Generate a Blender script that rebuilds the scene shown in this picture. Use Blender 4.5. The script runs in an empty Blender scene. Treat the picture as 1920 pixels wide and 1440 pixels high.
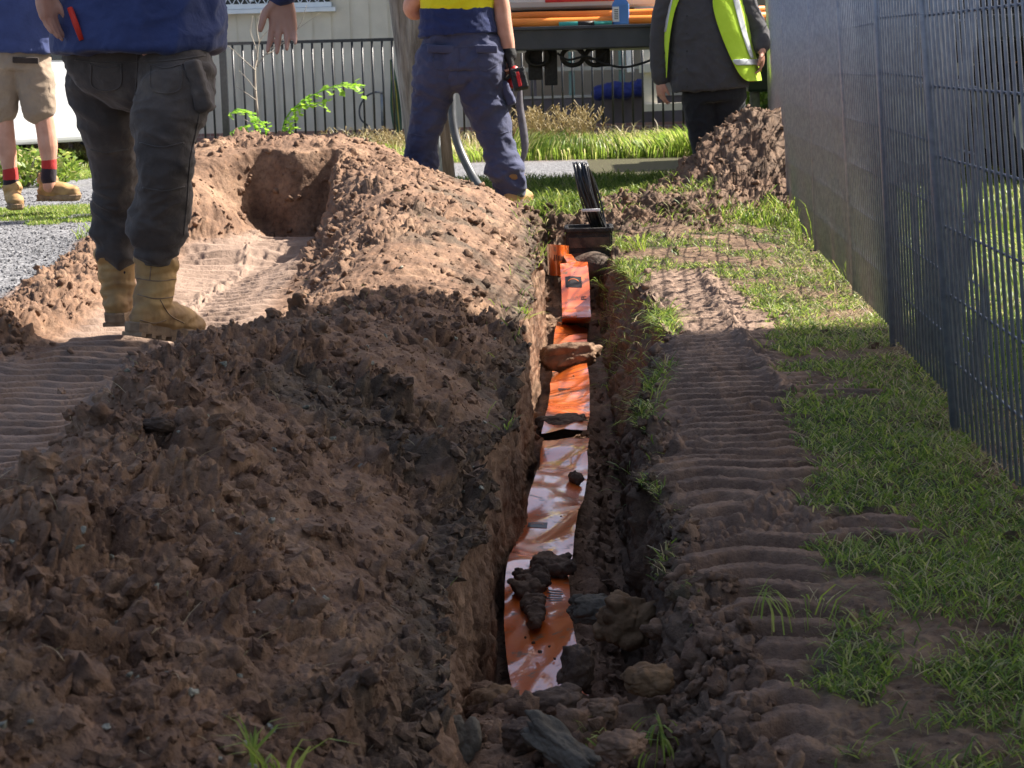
import bpy, bmesh, math, random
import numpy as np
from mathutils import Vector, Matrix, Euler
random.seed(7); rng = np.random.default_rng(11)
S = bpy.context.scene
COL = S.collection
R = math.radians

# ------------------------------------------------------------------ camera
W0, H0, FPX, HC = 1920.0, 1440.0, 3600.0, 0.9
ROLL, PITCH, YAW = R(1.5), math.atan(597/3600), R(1.909)
_F = Vector((-math.sin(YAW)*math.cos(PITCH), math.cos(YAW)*math.cos(PITCH), -math.sin(PITCH)))
_R0 = Vector((math.cos(YAW), math.sin(YAW), 0)); _U0 = _R0.cross(_F)
_R = _R0*math.cos(ROLL) - _U0*math.sin(ROLL)
_U = _R0*math.sin(ROLL) + _U0*math.cos(ROLL)
cam_d = bpy.data.cameras.new('camera'); cam = bpy.data.objects.new('camera', cam_d); COL.objects.link(cam)
m = Matrix.Identity(4)
for i in range(3):
    m[i][0] = _R[i]; m[i][1] = _U[i]; m[i][2] = -_F[i]
m[0][3], m[1][3], m[2][3] = 0, 0, HC
cam.matrix_world = m
cam_d.sensor_width = 36; cam_d.lens = 36*FPX/W0; cam_d.clip_start = .05; cam_d.clip_end = 600
cam_d.dof.use_dof = True; cam_d.dof.focus_distance = 5.5; cam_d.dof.aperture_fstop = 20
S.camera = cam
# ------------------------------------------------------------------ light
SUN_EL, SUN_AZ = R(46), R(24)          # azimuth measured from +X towards +Y
sv = Vector((math.cos(SUN_EL)*math.cos(SUN_AZ), math.cos(SUN_EL)*math.sin(SUN_AZ), math.sin(SUN_EL)))
wd = bpy.data.worlds.new('World'); S.world = wd; wd.use_nodes = True
nt = wd.node_tree; nt.nodes.clear()
sky = nt.nodes.new('ShaderNodeTexSky'); sky.sky_type = 'NISHITA'; sky.sun_disc = False
sky.sun_elevation = SUN_EL; sky.sun_rotation = math.pi/2 - SUN_AZ
sky.dust_density = 3.5; sky.air_density = .9; sky.ozone_density = .6
bg = nt.nodes.new('ShaderNodeBackground'); bg.inputs[1].default_value = 0.078
wo = nt.nodes.new('ShaderNodeOutputWorld')
nt.links.new(sky.outputs[0], bg.inputs[0]); nt.links.new(bg.outputs[0], wo.inputs[0])
sl = bpy.data.lights.new('sun', 'SUN'); sl.energy = 5.0; sl.angle = R(0.5); sl.color = (1, .93, .83)
so = bpy.data.objects.new('sun', sl); COL.objects.link(so)
so.rotation_euler = sv.to_track_quat('Z', 'Y').to_euler(); so.location = (6, 6, 12)
S.view_settings.view_transform = 'Standard'; S.view_settings.look = 'None'
S.view_settings.gamma = 1; S.view_settings.exposure = 1.5
S.cycles.max_bounces = 6; S.cycles.diffuse_bounces = 3; S.cycles.glossy_bounces = 3
S.cycles.transparent_max_bounces = 12
try:
    S.cycles.use_denoising = True; S.cycles.denoiser = 'OPENIMAGEDENOISE'
except Exception: pass

# ------------------------------------------------------------------ pixel helpers (real positions from the photo)
def ray(px, py):
    v = _F + _R*((px-960)/FPX) + _U*((720-py)/FPX)
    return v
def PY(px, py, Y):
    v = ray(px, py); t = Y/v.y
    return Vector((v.x*t, Y, HC+v.z*t))
def GZ(px, py, z=0.0):
    v = ray(px, py); t = (z-HC)/v.z
    return Vector((v.x*t, v.y*t, z))

# ------------------------------------------------------------------ naming
def tag(o, label=None, cat=None, group=None, kind=None):
    if label: o['label'] = label
    if cat: o['category'] = cat
    if group: o['group'] = group
    if kind: o['kind'] = kind
    return o
def empty(name, loc=(0, 0, 0), rz=0, **k):
    o = bpy.data.objects.new(name, None); COL.objects.link(o); o.location = loc; o.rotation_euler = (0, 0, rz)
    o.empty_display_size = .1
    return tag(o, **k)
def put(name, me, mat=None, parent=None):
    o = bpy.data.objects.new(name, me); COL.objects.link(o)
    if mat is not None:
        me.materials.clear(); me.materials.append(mat)
    if parent is not None:
        o.parent = parent
    return o

# ------------------------------------------------------------------ numpy noise
def _h(ix, iy, iz, seed):
    h = (ix.astype(np.int64)*374761393 + iy.astype(np.int64)*668265263 + iz.astype(np.int64)*2147483647 + seed*974634777) & 0xFFFFFFFF
    h = ((h ^ (h >> 13))*1274126177) & 0xFFFFFFFF
    h = ((h ^ (h >> 16))*2246822519) & 0xFFFFFFFF
    return h ^ (h >> 15)
def perlin(P, seed=0):
    P = np.asarray(P, dtype=np.float64); out = np.empty(len(P), np.float32)
    for a in range(0, len(P), 300000):
        p = P[a:a+300000]; f = np.floor(p); i = f.astype(np.int64); d = (p-f).astype(np.float32)
        u = d*d*d*(d*(d*6-15)+10)
        acc = 0
        for cx in (0, 1):
            wx = u[:, 0] if cx else 1-u[:, 0]
            for cy in (0, 1):
                wy = u[:, 1] if cy else 1-u[:, 1]
                for cz in (0, 1):
                    wz = u[:, 2] if cz else 1-u[:, 2]
                    h = _h(i[:, 0]+cx, i[:, 1]+cy, i[:, 2]+cz, seed)
                    gx = (h & 1023).astype(np.float32)/511.5-1; gy = ((h >> 10) & 1023).astype(np.float32)/511.5-1
                    gz = ((h >> 20) & 1023).astype(np.float32)/511.5-1
                    acc = acc + wx*wy*wz*(gx*(d[:, 0]-cx)+gy*(d[:, 1]-cy)+gz*(d[:, 2]-cz))
        out[a:a+300000] = acc
    return out*1.4
def fbm(P, sc, seed=0, octv=4, gain=.5, bil=False):
    P = np.asarray(P); s = 0; a = 1; n = 0
    for k in range(octv):
        v = perlin(P*(sc*2.03**k)+k*17.3, seed+k)
        s = s + a*(np.abs(v)*2-.45 if bil else v); n += a; a *= gain
    return s/n
def facets(P, sc, seed=0, tilt=.9):
    """broken clay: every cell of a jittered lattice is a block with its own height and tilt"""
    P = np.asarray(P)*sc; out = np.empty(len(P), np.float32)
    for a in range(0, len(P), 200000):
        p = P[a:a+200000].astype(np.float32); f = np.floor(p).astype(np.int64)
        best = np.full(len(p), 9, np.float32); sec_ = np.full(len(p), 9, np.float32); bh = np.zeros(len(p), np.int64); bd = np.zeros((len(p), 3), np.float32)
        for dx in (-1, 0, 1):
            for dy in (-1, 0, 1):
                for dz in (-1, 0, 1):
                    ix, iy, iz = f[:, 0]+dx, f[:, 1]+dy, f[:, 2]+dz
                    h = _h(ix, iy, iz, seed)
                    c = np.stack([ix+(h & 1023)/1023., iy+((h >> 10) & 1023)/1023., iz+((h >> 20) & 1023)/1023.], 1).astype(np.float32)
                    d = p-c; q = (d*d).sum(1); k = q < best
                    sec_ = np.where(k, best, np.minimum(sec_, q))
                    best[k] = q[k]; bh[k] = h[k]; bd[k] = d[k]
        g = _h(bh, bh, bh, seed+5)
        gx = (g & 1023)/511.5-1; gy = ((g >> 10) & 1023)/511.5-1; gz = ((g >> 20) & 1023)/511.5-1
        base = ((bh >> 7) & 1023)/511.5-1
        e = np.sqrt(sec_)-np.sqrt(best); e = np.clip(e/.42, 0, 1); e = e*(2-e)
        v = (base*.75+.55 + tilt*.7*(gx*bd[:, 0]+gy*bd[:, 1]+gz*bd[:, 2]))*e-.4
        out[a:a+200000] = v
    return out
def sst(x, a, b):
    t = np.clip((x-a)/(b-a), 0, 1); return t*t*(3-2*t)

# ------------------------------------------------------------------ meshes from arrays
def mesh_np(name, V, Q, smooth=True, T=None):
    """V (n,3); Q (m,4) quads and/or T (k,3) triangles"""
    me = bpy.data.meshes.new(name); V = np.asarray(V, np.float32)
    parts = []; sizes = []
    if Q is not None and len(Q): parts.append(np.asarray(Q, np.int32).ravel()); sizes.append(np.full(len(Q), 4, np.int32))
    if T is not None and len(T): parts.append(np.asarray(T, np.int32).ravel()); sizes.append(np.full(len(T), 3, np.int32))
    L = np.concatenate(parts); sz = np.concatenate(sizes)
    me.vertices.add(len(V)); me.vertices.foreach_set('co', V.ravel())
    me.loops.add(len(L)); me.loops.foreach_set('vertex_index', L)
    me.polygons.add(len(sz)); st = np.concatenate([[0], np.cumsum(sz)[:-1]]).astype(np.int32)
    me.polygons.foreach_set('loop_start', st); me.polygons.foreach_set('loop_total', sz)
    me.polygons.foreach_set('use_smooth', np.full(len(sz), smooth, bool))
    me.update(calc_edges=True)
    return me
def attr_col(me, name, C):
    a = me.attributes.new(name, 'FLOAT_COLOR', 'POINT'); C = np.asarray(C, np.float32)
    if C.shape[1] == 3: C = np.concatenate([C, np.ones((len(C), 1), np.float32)], 1)
    a.data.foreach_set('color', C.ravel())
def bm_mesh(name, fn, smooth=False):
    bm = bmesh.new(); fn(bm); me = bpy.data.meshes.new(name); bm.normal_update(); bm.to_mesh(me); bm.free()
    if smooth:
        me.polygons.foreach_set('use_smooth', np.ones(len(me.polygons), bool))
    return me
class MB:
    """collects boxes, tubes and lofts in one mesh"""
    def __init__(s): s.v = []; s.f = []
    def add(s, vs, fs):
        n = len(s.v); s.v += [tuple(v) for v in vs]; s.f += [tuple(i+n for i in f) for f in fs]; return s
    def box(s, c, d, rot=None, bev=0):
        c = Vector(c); hx, hy, hz = d[0]/2, d[1]/2, d[2]/2
        if bev <= 0:
            P = [Vector((x*hx, y*hy, z*hz)) for z in (-1, 1) for y in (-1, 1) for x in (-1, 1)]
            F = [(0, 2, 3, 1), (4, 5, 7, 6), (0, 1, 5, 4), (2, 6, 7, 3), (0, 4, 6, 2), (1, 3, 7, 5)]
        else:
            bm = bmesh.new(); bmesh.ops.create_cube(bm, size=1)
            for v in bm.verts: v.co = Vector((v.co.x*d[0], v.co.y*d[1], v.co.z*d[2]))
            bmesh.ops.bevel(bm, geom=bm.edges[:], offset=bev, segments=2, affect='EDGES', profile=.5)
            bm.verts.index_update(); P = [v.co.copy() for v in bm.verts]; F = [tuple(v.index for v in f.verts) for f in bm.faces]; bm.free()
        if rot is not None: P = [rot @ p for p in P]
        return s.add([p+c for p in P], F)
    def tube(s, pts, r, n=8, cap=True, sq=None):
        pts = [Vector(p) for p in pts]; rs = r if isinstance(r, (list, tuple)) else [r]*len(pts)
        V = []; F = []; up = None
        for i, p in enumerate(pts):
            t = (pts[min(i+1, len(pts)-1)]-pts[max(i-1, 0)]).normalized()
            if up is None:
                up = Vector((0, 0, 1)) if abs(t.z) < .9 else Vector((0, 1, 0))
                a = t.cross(up).normalized()
            else:
                a = (a - t*a.dot(t)).normalized()
            b = t.cross(a).normalized()
            q = sq[i] if sq else (1, 1)
            for k in range(n):
                th = 2*math.pi*(k+.5)/n
                V.append(p + a*(math.cos(th)*rs[i]*q[0]) + b*(math.sin(th)*rs[i]*q[1]))
        for i in range(len(pts)-1):
            for k in range(n):
                k2 = (k+1) % n; F.append((i*n+k, i*n+k2, (i+1)*n+k2, (i+1)*n+k))
        if cap:
            F.append(tuple(range(n-1, -1, -1))); F.append(tuple((len(pts)-1)*n+k for k in range(n)))
        return s.add(V, F)
    def sphere(s, c, r, n=10, rot=None):
        c = Vector(c); r = Vector(r) if hasattr(r, '__len__') else Vector((r, r, r)); V = []; F = []
        m_ = n//2+1
        for j in range(1, m_):
            ph = math.pi*j/m_
            for k in range(n):
                th = 2*math.pi*k/n
                p = Vector((math.sin(ph)*math.cos(th)*r.x, math.sin(ph)*math.sin(th)*r.y, math.cos(ph)*r.z))
                V.append(c+(rot @ p if rot is not None else p))
        tp = Vector((0, 0, r.z)); top = len(V); V.append(c+(rot @ tp if rot is not None else tp)); V.append(c-(rot @ tp if rot is not None else tp))
        for j in range(m_-2):
            for k in range(n):
                k2 = (k+1) % n; F.append((j*n+k, (j+1)*n+k, (j+1)*n+k2, j*n+k2))
        for k in range(n):
            k2 = (k+1) % n; F.append((top, k, k2)); F.append((top+1, (m_-2)*n+k2, (m_-2)*n+k))
        return s.add(V, F)
    def mesh(s, name, smooth=False):
        me = bpy.data.meshes.new(name); me.from_pydata(s.v, [], s.f); me.update()
        if smooth:
            me.polygons.foreach_set('use_smooth', np.ones(len(me.polygons), bool))
        return me
    def build(s, name, mat, parent=None, smooth=False):
        return put(name, s.mesh(name, smooth), mat, parent)
def spline(pts, n=8):
    """Catmull-Rom through points"""
    P = [Vector(p) for p in pts]; P = [P[0]*2-P[1]] + P + [P[-1]*2-P[-2]]; out = []
    for i in range(1, len(P)-2):
        for k in range(n):
            t = k/n; a, b, c, d = P[i-1], P[i], P[i+1], P[i+2]
            out.append(.5*((2*b)+(c-a)*t+(2*a-5*b+4*c-d)*t*t+(3*b-a-3*c+d)*t**3))
    out.append(P[-2]); return out

# ------------------------------------------------------------------ materials
def mat(name):
    M = bpy.data.materials.new(name); M.use_nodes = True; t = M.node_tree; b = t.nodes['Principled BSDF']
    return M, t, b
def nd(t, typ, **k):
    n = t.nodes.new(typ)
    for a, v in k.items():
        if a.startswith('i_'):
            key = a[2:]; n.inputs[int(key) if key.isdigit() else key.replace('_', ' ')].default_value = v
        else: setattr(n, a, v)
    return n
def ramp(t, stops, src):
    r = t.nodes.new('ShaderNodeValToRGB'); e = r.color_ramp.elements
    e[0].position, e[0].color = stops[0][0], (*stops[0][1], 1)
    e[1].position, e[1].color = stops[-1][0], (*stops[-1][1], 1)
    for p, c in stops[1:-1]:
        x = e.new(p); x.color = (*c, 1)
    t.links.new(src, r.inputs[0]); return r
def noisy(name, c1, c2, scale=20, rough=.8, bump=.0, bscale=None, spec=.3, metal=0, dist=.02, detail=4, coords='Object', lo=.35, hi=.65, stretch=None):
    M, t, b = mat(name)
    tc = nd(t, 'ShaderNodeTexCoord'); src = tc.outputs[coords]
    if stretch:
        mp = nd(t, 'ShaderNodeMapping'); mp.inputs['Scale'].default_value = stretch
        t.links.new(src, mp.inputs[0]); src = mp.outputs[0]
    n = nd(t, 'ShaderNodeTexNoise', i_Scale=scale, i_Detail=detail); t.links.new(src, n.inputs['Vector'])
    r = ramp(t, [(lo, c1), (hi, c2)], n.outputs[0]); t.links.new(r.outputs[0], b.inputs['Base Color'])
    b.inputs['Roughness'].default_value = rough; b.inputs['Specular IOR Level'].default_value = spec
    b.inputs['Metallic'].default_value = metal
    if bump:
        n2 = nd(t, 'ShaderNodeTexNoise', i_Scale=bscale or scale*3, i_Detail=5); t.links.new(src, n2.inputs['Vector'])
        bp = nd(t, 'ShaderNodeBump', i_Strength=bump, i_Distance=dist); t.links.new(n2.outputs[0], bp.inputs['Height'])
        t.links.new(bp.outputs[0], b.inputs['Normal'])
    return M
# ================================================================== TERRAIN
CP = []
def row(Y, *xz):
    for X, z in xz: CP.append((X, Y, z))
for Y in (1.0, 1.7, 2.3):
    row(Y, (-.17, .03), (-.35, .13), (-.6, .27), (-.8, .31), (-.98, .24), (-1.2, .08), (-1.5, 0), (-2.2, 0))
row(3.0, (-.17, .03), (-.35, .13), (-.6, .27), (-.8, .32), (-.95, .22), (-1.1, .04), (-1.25, 0), (-1.7, 0), (-2.4, 0))
for Y in (3.6, 4.2):
    row(Y, (-.17, .03), (-.35, .14), (-.6, .27), (-.78, .335), (-.9, .285), (-1.02, .1), (-1.1, .03), (-1.25, 0), (-1.7, 0), (-2.4, 0))
row(4.9, (-.17, .0), (-.38, .15), (-.6, .25), (-.78, .24), (-.98, .09), (-1.12, .0), (-1.7, 0), (-2.4, 0))
row(5.7, (-.17, .0), (-.4, .15), (-.65, .19), (-.85, .13), (-1.05, .03), (-1.15, 0), (-1.6, 0), (-1.85, .03), (-2.3, .0))
row(6.5, (-.17, .02), (-.4, .13), (-.7, .15), (-.95, .08), (-1.1, .0), (-1.5, 0), (-1.78, .02), (-1.95, .11), (-2.2, .03), (-2.6, 0))
row(7.4, (-.17, .04), (-.4, .2), (-.7, .27), (-.9, .2), (-1.05, .03), (-1.2, 0), (-1.75, 0), (-2.0, .12), (-2.25, .03), (-2.7, 0))
row(8.5, (-.17, .06), (-.4, .25), (-.7, .34), (-.98, .25), (-1.17, .04), (-1.3, .0), (-1.9, 0), (-2.15, .14), (-2.4, 0), (-2.9, 0))
row(9.5, (-.17, .1), (-.4, .27), (-.7, .36), (-1.0, .4), (-1.2, .24), (-1.3, .03), (-1.95, .03), (-2.15, .22), (-2.45, .05), (-2.8, 0))
row(10.1, (-.17, .12), (-.4, .24), (-.7, .34), (-1.0, .42), (-1.3, .4), (-1.6, .4), (-1.95, .42), (-2.2, .4), (-2.45, .12), (-2.8, 0))
row(10.9, (-.2, .06), (-.4, .12), (-.7, .26), (-1.0, .44), (-1.3, .53), (-1.6, .55), (-1.95, .54), (-2.2, .42), (-2.5, .1), (-2.9, 0))
row(11.5, (-.4, .03), (-.75, .06), (-1.05, .2), (-1.4, .38), (-1.6, .36), (-2.0, .32), (-2.4, .05), (-3, 0))
row(12.1, (-.4, 0), (-1, 0), (-1.5, .05), (-2, 0), (-3, 0))
for Y in (1.0, 2.5, 4.0, 5.5, 7.0, 8.5): row(Y, (.3, 0), (.6, 0), (1.0, 0), (1.8, 0))
row(9.8, (.12, .03), (.4, .07), (.65, .06), (.9, .02), (1.6, 0))
row(10.5, (-.1, .12), (.15, .14), (.45, .16), (.75, .12), (1.0, .04), (1.5, 0))
row(11.2, (-.05, .05), (.3, .13), (.6, .16), (.9, .26), (1.15, .3), (1.45, .2), (1.8, 0))
row(11.9, (-.1, 0), (.2, .03), (.55, .16), (.85, .42), (1.15, .6), (1.4, .5), (1.65, .2), (1.95, 0))
row(12.6, (.0, 0), (.5, .06), (.85, .24), (1.15, .44), (1.45, .36), (1.75, .05))
row(13.4, (-.5, 0), (.5, 0), (1.1, .02), (1.7, 0))
for Y in (14.5, 17, 20): row(Y, (-5, 0), (-2, 0), (0, 0), (2, 0), (5, 0))
for Y in (2, 5, 8, 11): row(Y, (-4, 0), (4, 0))
CP = np.array(CP); YS = .45
def _ker(r): return np.sqrt(r*r+.004)
_cx, _cy = CP[:, 0], CP[:, 1]*YS
_A = _ker(np.hypot(_cx[:, None]-_cx[None], _cy[:, None]-_cy[None]))
_w = np.linalg.solve(_A+np.eye(len(CP))*1e-4, CP[:, 2])
def H(X, Y):
    X = np.asarray(X, float); Y = np.asarray(Y, float); sh = X.shape; x = X.ravel(); y = np.clip(Y.ravel(), 1.0, 20)*YS
    xx = np.clip(x, -5, 5); o = np.zeros(len(x))
    for a in range(0, len(x), 100000):
        o[a:a+100000] = _ker(np.hypot(xx[a:a+100000, None]-_cx, y[a:a+100000, None]-_cy)) @ _w
    fade = (1-sst(np.abs(x), 3.0, 4.0))*(1-sst(y/YS, 13.5, 15.0))
    o = o.reshape(sh)*fade.reshape(sh)
    # the cut face of the niche in the far heap
    xr, yr = x.reshape(sh), Y.reshape(sh)
    inn = sst(xr, -2.1, -1.58)**1.5*(1-sst(xr, -1.3, -1.23))
    yf = 10.2 + .04*np.sin(xr*14) - .12*(1-sst(xr, -2.0, -1.6))
    k = inn*(1-sst(yr, yf, yf+.14))*sst(yr, 9.3, 9.5)
    o = o*(1-k) + k*.03
    return o
def lipL(Y): return np.interp(Y, [1, 2.6, 3.4, 5, 6.5], [-.205, -.2, -.185, -.165, -.15]) - .012*np.sin(Y*2.1) - .02*sst(Y, 8.8, 9.6) + .015*np.sin(Y*5.3+1)
def lipR(Y):
    return np.interp(Y, [1, 2.8, 3.3, 4.2, 5.0, 5.8, 6.4, 7.2, 7.8, 8.6, 9.2, 9.8], [.2, .18, .17, .15, .17, .24, .3, .31, .28, .21, .17, .14]) + .018*np.sin(Y*7)+.012*np.sin(Y*15.7+1)
ZF = lambda Y: -.36 + .07*sst(Y, 8.3, 9.2) + .28*(1-sst(Y, 2.75, 3.5))
def trackL(Y): return -1.0-.065*Y
# rows
NR = 1020
ty = np.linspace(0, 1, NR)
Yr = 1/(1/1.55 + (1/15.2-1/1.55)*ty**1.0)              # equal steps in the picture
lin = np.linspace(1.55, 15.2, NR); Yr = .62*Yr+.38*(1.55*(15.2/1.55)**ty)
Yr = np.sort(np.concatenate([Yr, np.linspace(9.95, 10.42, 90)]))
Yr = np.concatenate([[-60, -20, -6, -2, 0, .6, 1.0, 1.3], Yr, [15.5, 16, 16.6, 17.3, 18, 19, 20, 21, 22, 24, 27, 32, 45, 80, 160]])
def cols(Y):
    YY = max(Y, 1.2)
    e0, e1 = -.315*YY-.25, .255*YY+.25
    L, Rr = float(lipL(np.array(Y))), float(lipR(np.array(Y)))
    tl = np.linspace(0, 1, 521)[:-1]; xl = e0+(L-e0)*tl
    tr = np.linspace(0, 1, 381)[1:]; xr = Rr+(e1-Rr)*tr
    return np.concatenate([[-160, -60, -25, -12, e0-2.5, e0-.8], xl, [L]]), np.concatenate([[Rr], xr, [e1+.8, e1+2.5, 12, 25, 60, 160]])
NWL, NFL, NWR = 64, 56, 84
rowsX, rowsT = [], []
Xa = []; 
for Y in Yr:
    a, b = cols(Y); Xa.append((a, b))
nL = len(Xa[0][0]); nR = len(Xa[0][1])
XL = np.array([a for a, b in Xa]); XR = np.array([b for a, b in Xa]); M_ = len(Yr)
YL = np.repeat(Yr[:, None], nL, 1); YR = np.repeat(Yr[:, None], nR, 1)
ZL = H(XL, YL); ZR = H(XR, YR)
en = sst(Yr, 1.2, 1.7)*(1-sst(Yr, 9.55, 10.1))
zfl = ZF(Yr)
lx, lz = XL[:, -1], ZL[:, -1]; rx, rz = XR[:, 0], ZR[:, 0]
bl = lx + .02*en; br = .5*(.13+rx)*0 + np.minimum(rx-.03, .125+.0*Yr)
br = br*en + (1-en)*(rx-.02)
zf = en*zfl + (1-en)*.5*(lz+rz)
t1 = np.linspace(0, 1, NWL+1)[1:][None]; t2 = np.linspace(0, 1, NFL+1)[1:][None]; t3 = np.linspace(0, 1, NWR+1)[1:-1][None]
XWl = lx[:, None]+(bl-lx)[:, None]*t1; ZWl = lz[:, None]+(zf-lz)[:, None]*t1
ZD = lambda Y: .1*sst(Y, 3.3, 3.7)*(1-sst(Y, 6.2, 7.2))
XF = bl[:, None]+(br-bl)[:, None]*t2; ZFl = np.repeat(zf[:, None], NFL, 1) - (ZD(Yr)*en)[:, None]*sst(XF, .04, .1)
tt = t3**1.0; XWr = br[:, None]+(rx-br)[:, None]*(.45*tt+.55*tt**2)
zf3 = zf-ZD(Yr)*en; ZWr = zf3[:, None]+(rz-zf3)[:, None]*t3
X = np.concatenate([XL, XWl, XF, XWr, XR], 1); Z = np.concatenate([ZL, ZWl, ZFl, ZWr, ZR], 1)
NC = X.shape[1]; Yg = np.repeat(Yr[:, None], NC, 1)
sec = np.concatenate([np.zeros(nL), np.full(NWL, 1), np.full(NFL, 2), np.full(NWR-1, 3), np.full(nR, 4)])
secg = np.repeat(sec[None], M_, 0).astype(int)
P0 = np.stack([X, Yg, Z], 2)
def gnorm(P):
    du = np.gradient(P, axis=1); dv = np.gradient(P, axis=0); n = np.cross(du, dv)
    return n/np.maximum(np.linalg.norm(n, axis=2, keepdims=True), 1e-9)
N0 = gnorm(P0)
near = (Yg > 1.3) & (Yg < 15.3) & (X > -.315*Yg-.6) & (X < .255*Yg+.6)
# --- masks
nz = lambda sc, sd, o=3: fbm(P0.reshape(-1, 3), sc, sd, o).reshape(M_, NC)
n_lo = nz(1.1, 3, 3); n_md = nz(4.5, 31, 3); n_hi = nz(16, 37, 3)
Ht = Z
tl = trackL(Yg); dL = np.abs(X-tl)
# left track, widening to both sides near the camera
m_track = (1-sst(dL+.05*n_md, .27, .36))*sst(Yg, 3.0, 3.3)*(1-sst(Yg, 10.0, 10.15))*(secg == 0)
m_track = np.maximum(m_track, (secg == 0)*sst(-X, 1.16, 1.22)*(1-sst(-X, 1.9, 2.1))*(1-sst(Yg, 5.6, 6.2)))
m_track *= 1-sst(Ht, .06, .1)
# second, left-hand tread of the left track
tr0 = np.interp(Yg, [1.5, 2.6, 3.1, 4.2, 5, 7, 9], [.1, .14, .185, .18, .2, .28, .27]); tr1 = np.interp(Yg, [1.5, 2.5, 3.1, 4, 5, 7, 8.3], [.25, .3, .4, .48, .56, .66, .6])
m_tr = (secg == 4)*sst(X+.03*n_md, tr0-.03, tr0+.02)*(1-sst(X+.1*n_md, tr1-.02, tr1+.05))*(1-sst(Yg+n_lo, 8.0, 8.6))
# side prints that reach further into the grass
for (ya, yb, xb) in ((3.55, 3.75, .62), (5.1, 5.5, .78), (6.5, 6.8, .74)):
    m_tr = np.maximum(m_tr, (secg == 4)*sst(Yg, ya-.05, ya)*(1-sst(Yg, yb, yb+.05))*sst(X, tr0, tr0+.02)*(1-sst(X+.35*n_md+.1*n_hi, xb-.04, xb+.06))*sst(n_hi, -.25, -.05))
gravel = (secg == 0)*(1-sst(Ht, .02, .05))*sst(-X-.09*n_lo*3, 2.0+.12*(Yg-6)*0, 2.15)*sst(Yg, 7.2, 7.8)
gravel = np.maximum(gravel, sst(Yg+.25*n_lo, 14.9, 15.1)*(1-sst(Yg+.5*n_lo, 18.0, 18.4)))
gravel = np.maximum(gravel, sst(-X, 2.6, 2.8)*(1-sst(Yg, 18, 18.4)))
rheap = ((secg == 4) | (Yg > 10.1))*sst(Ht+.02*n_md, .05, .1)*(Yg > 9.6)*(X > -.3)
rheap = np.maximum(rheap, ((secg == 4) | (Yg > 9.7))*sst(Yg+1.2*n_md, 9.5, 9.7)*(1-sst(Yg+1.0*n_md, 11.3, 11.6))*sst(X, -.32, -.25)*(1-sst(X+.6*n_md, .75, .95))*sst(n_md+n_hi*.5, -.22, -.1))
soil = (secg == 0)*(X > -2.75)*(Yg < 12.2)*(1-gravel)
wallm = ((secg >= 1) & (secg <= 3))*en[:, None]
rough = np.clip(np.maximum(np.maximum(soil*sst(Ht, .0, .06), rheap), 0), 0, 1)
soilA = np.clip(np.maximum(np.maximum(soil, rheap), wallm), 0, 1)
rough = rough*(1-m_track)
grassy = np.clip((secg == 4)*1.0*(1-m_tr)*(1-rheap) + ((Yg > 10.2) & (Yg < 15.1) & (secg != 4))*(1-gravel)*(1-soil*sst(Ht, .01, .04)), 0, 1)
# lip of the right wall: broken crust
dlip = np.where(secg == 4, X-rx[:, None], 9); lipb = (1-sst(dlip+.09*n_md, .0, .085))*en[:, None]
lipl = np.where(secg == 0, lx[:, None]-X, 9); lipbl = (1-sst(lipl+.06*n_md, .02, .14))*en[:, None]
# --- displacement, only where it can be seen
idx = np.nonzero(near.ravel())[0]; Pn = P0.reshape(-1, 3)[idx]
warp = np.stack([perlin(Pn*7, 71), perlin(Pn*7+9, 72), perlin(Pn*7+19, 73)], 1)*.05
Pw = Pn+warp
g = lambda a: a.reshape(-1)[idx]
rg, wl, tk, tr_, gv, lb, sc_ = g(rough), g(wallm), g(m_track), g(m_tr), g(gravel), np.maximum(g(lipb), g(lipbl)), g(secg)
Yn, Xn = Pn[:, 1], Pn[:, 0]
f1 = facets(Pw, 7.5, 1, 1.0); f2 = facets(Pw+.3, 17, 2, 1.1); f3 = facets(Pw, 38, 3, 1.0)
b1 = fbm(Pw, 3.2, 11, 3, .5, True); b2 = fbm(Pw, 13, 21, 3, .55, True); b3 = fbm(Pw, 45, 41, 3, .6)
mod = .42+.93*sst(perlin(Pn*2.1, 55)+.4*perlin(Pn*6, 56), -.2, .35)
mod = np.maximum(mod, 1.25*(Xn < -1.68)*(Yn < 9.8)); mod = np.maximum(mod, g(rheap)*1.7)
cutf = sst(Xn, -2.05, -1.95)*(1-sst(Xn, -1.27, -1.2))*sst(Yn, 9.9, 10.0)*(1-sst(Yn, 10.36, 10.45))
f4 = facets(Pw+.7, 75, 6, 1.0)
farf = 1-.45*sst(Yn, 5, 7.5)
D = rg*mod*(1-.8*cutf)*(.030*f1*(1-.3*sst(Yn, 5, 7.5))+.017*f2*farf+.011*f3*farf+.006*f4+.03*b1+.022*b2+.011*b3)
# walls: vertical scrapes and chunks
Pv = Pw*np.array([9, 9, 1.6]); scr = perlin(Pv*2.2, 91)+.5*perlin(Pv*5, 92)
lw = (sc_ == 1)
D += wl*np.where(lw, .012*scr+.008*f2+.004*f3+.004*b3, np.where(sc_ == 3, .024*scr+.018*f1+.011*f2+.006*f3+.004*f4+.004*b3, .018*f1+.012*f2+.007*f3+.012*b2+.004*b3))
D -= wl*np.where(sc_ == 2, 0, .014); D -= lb*.01
D += lb*(.026*f1+.022*f2+.011*f3+.005*f4+.016*b2+.006*b3)*(1-rg)
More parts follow.
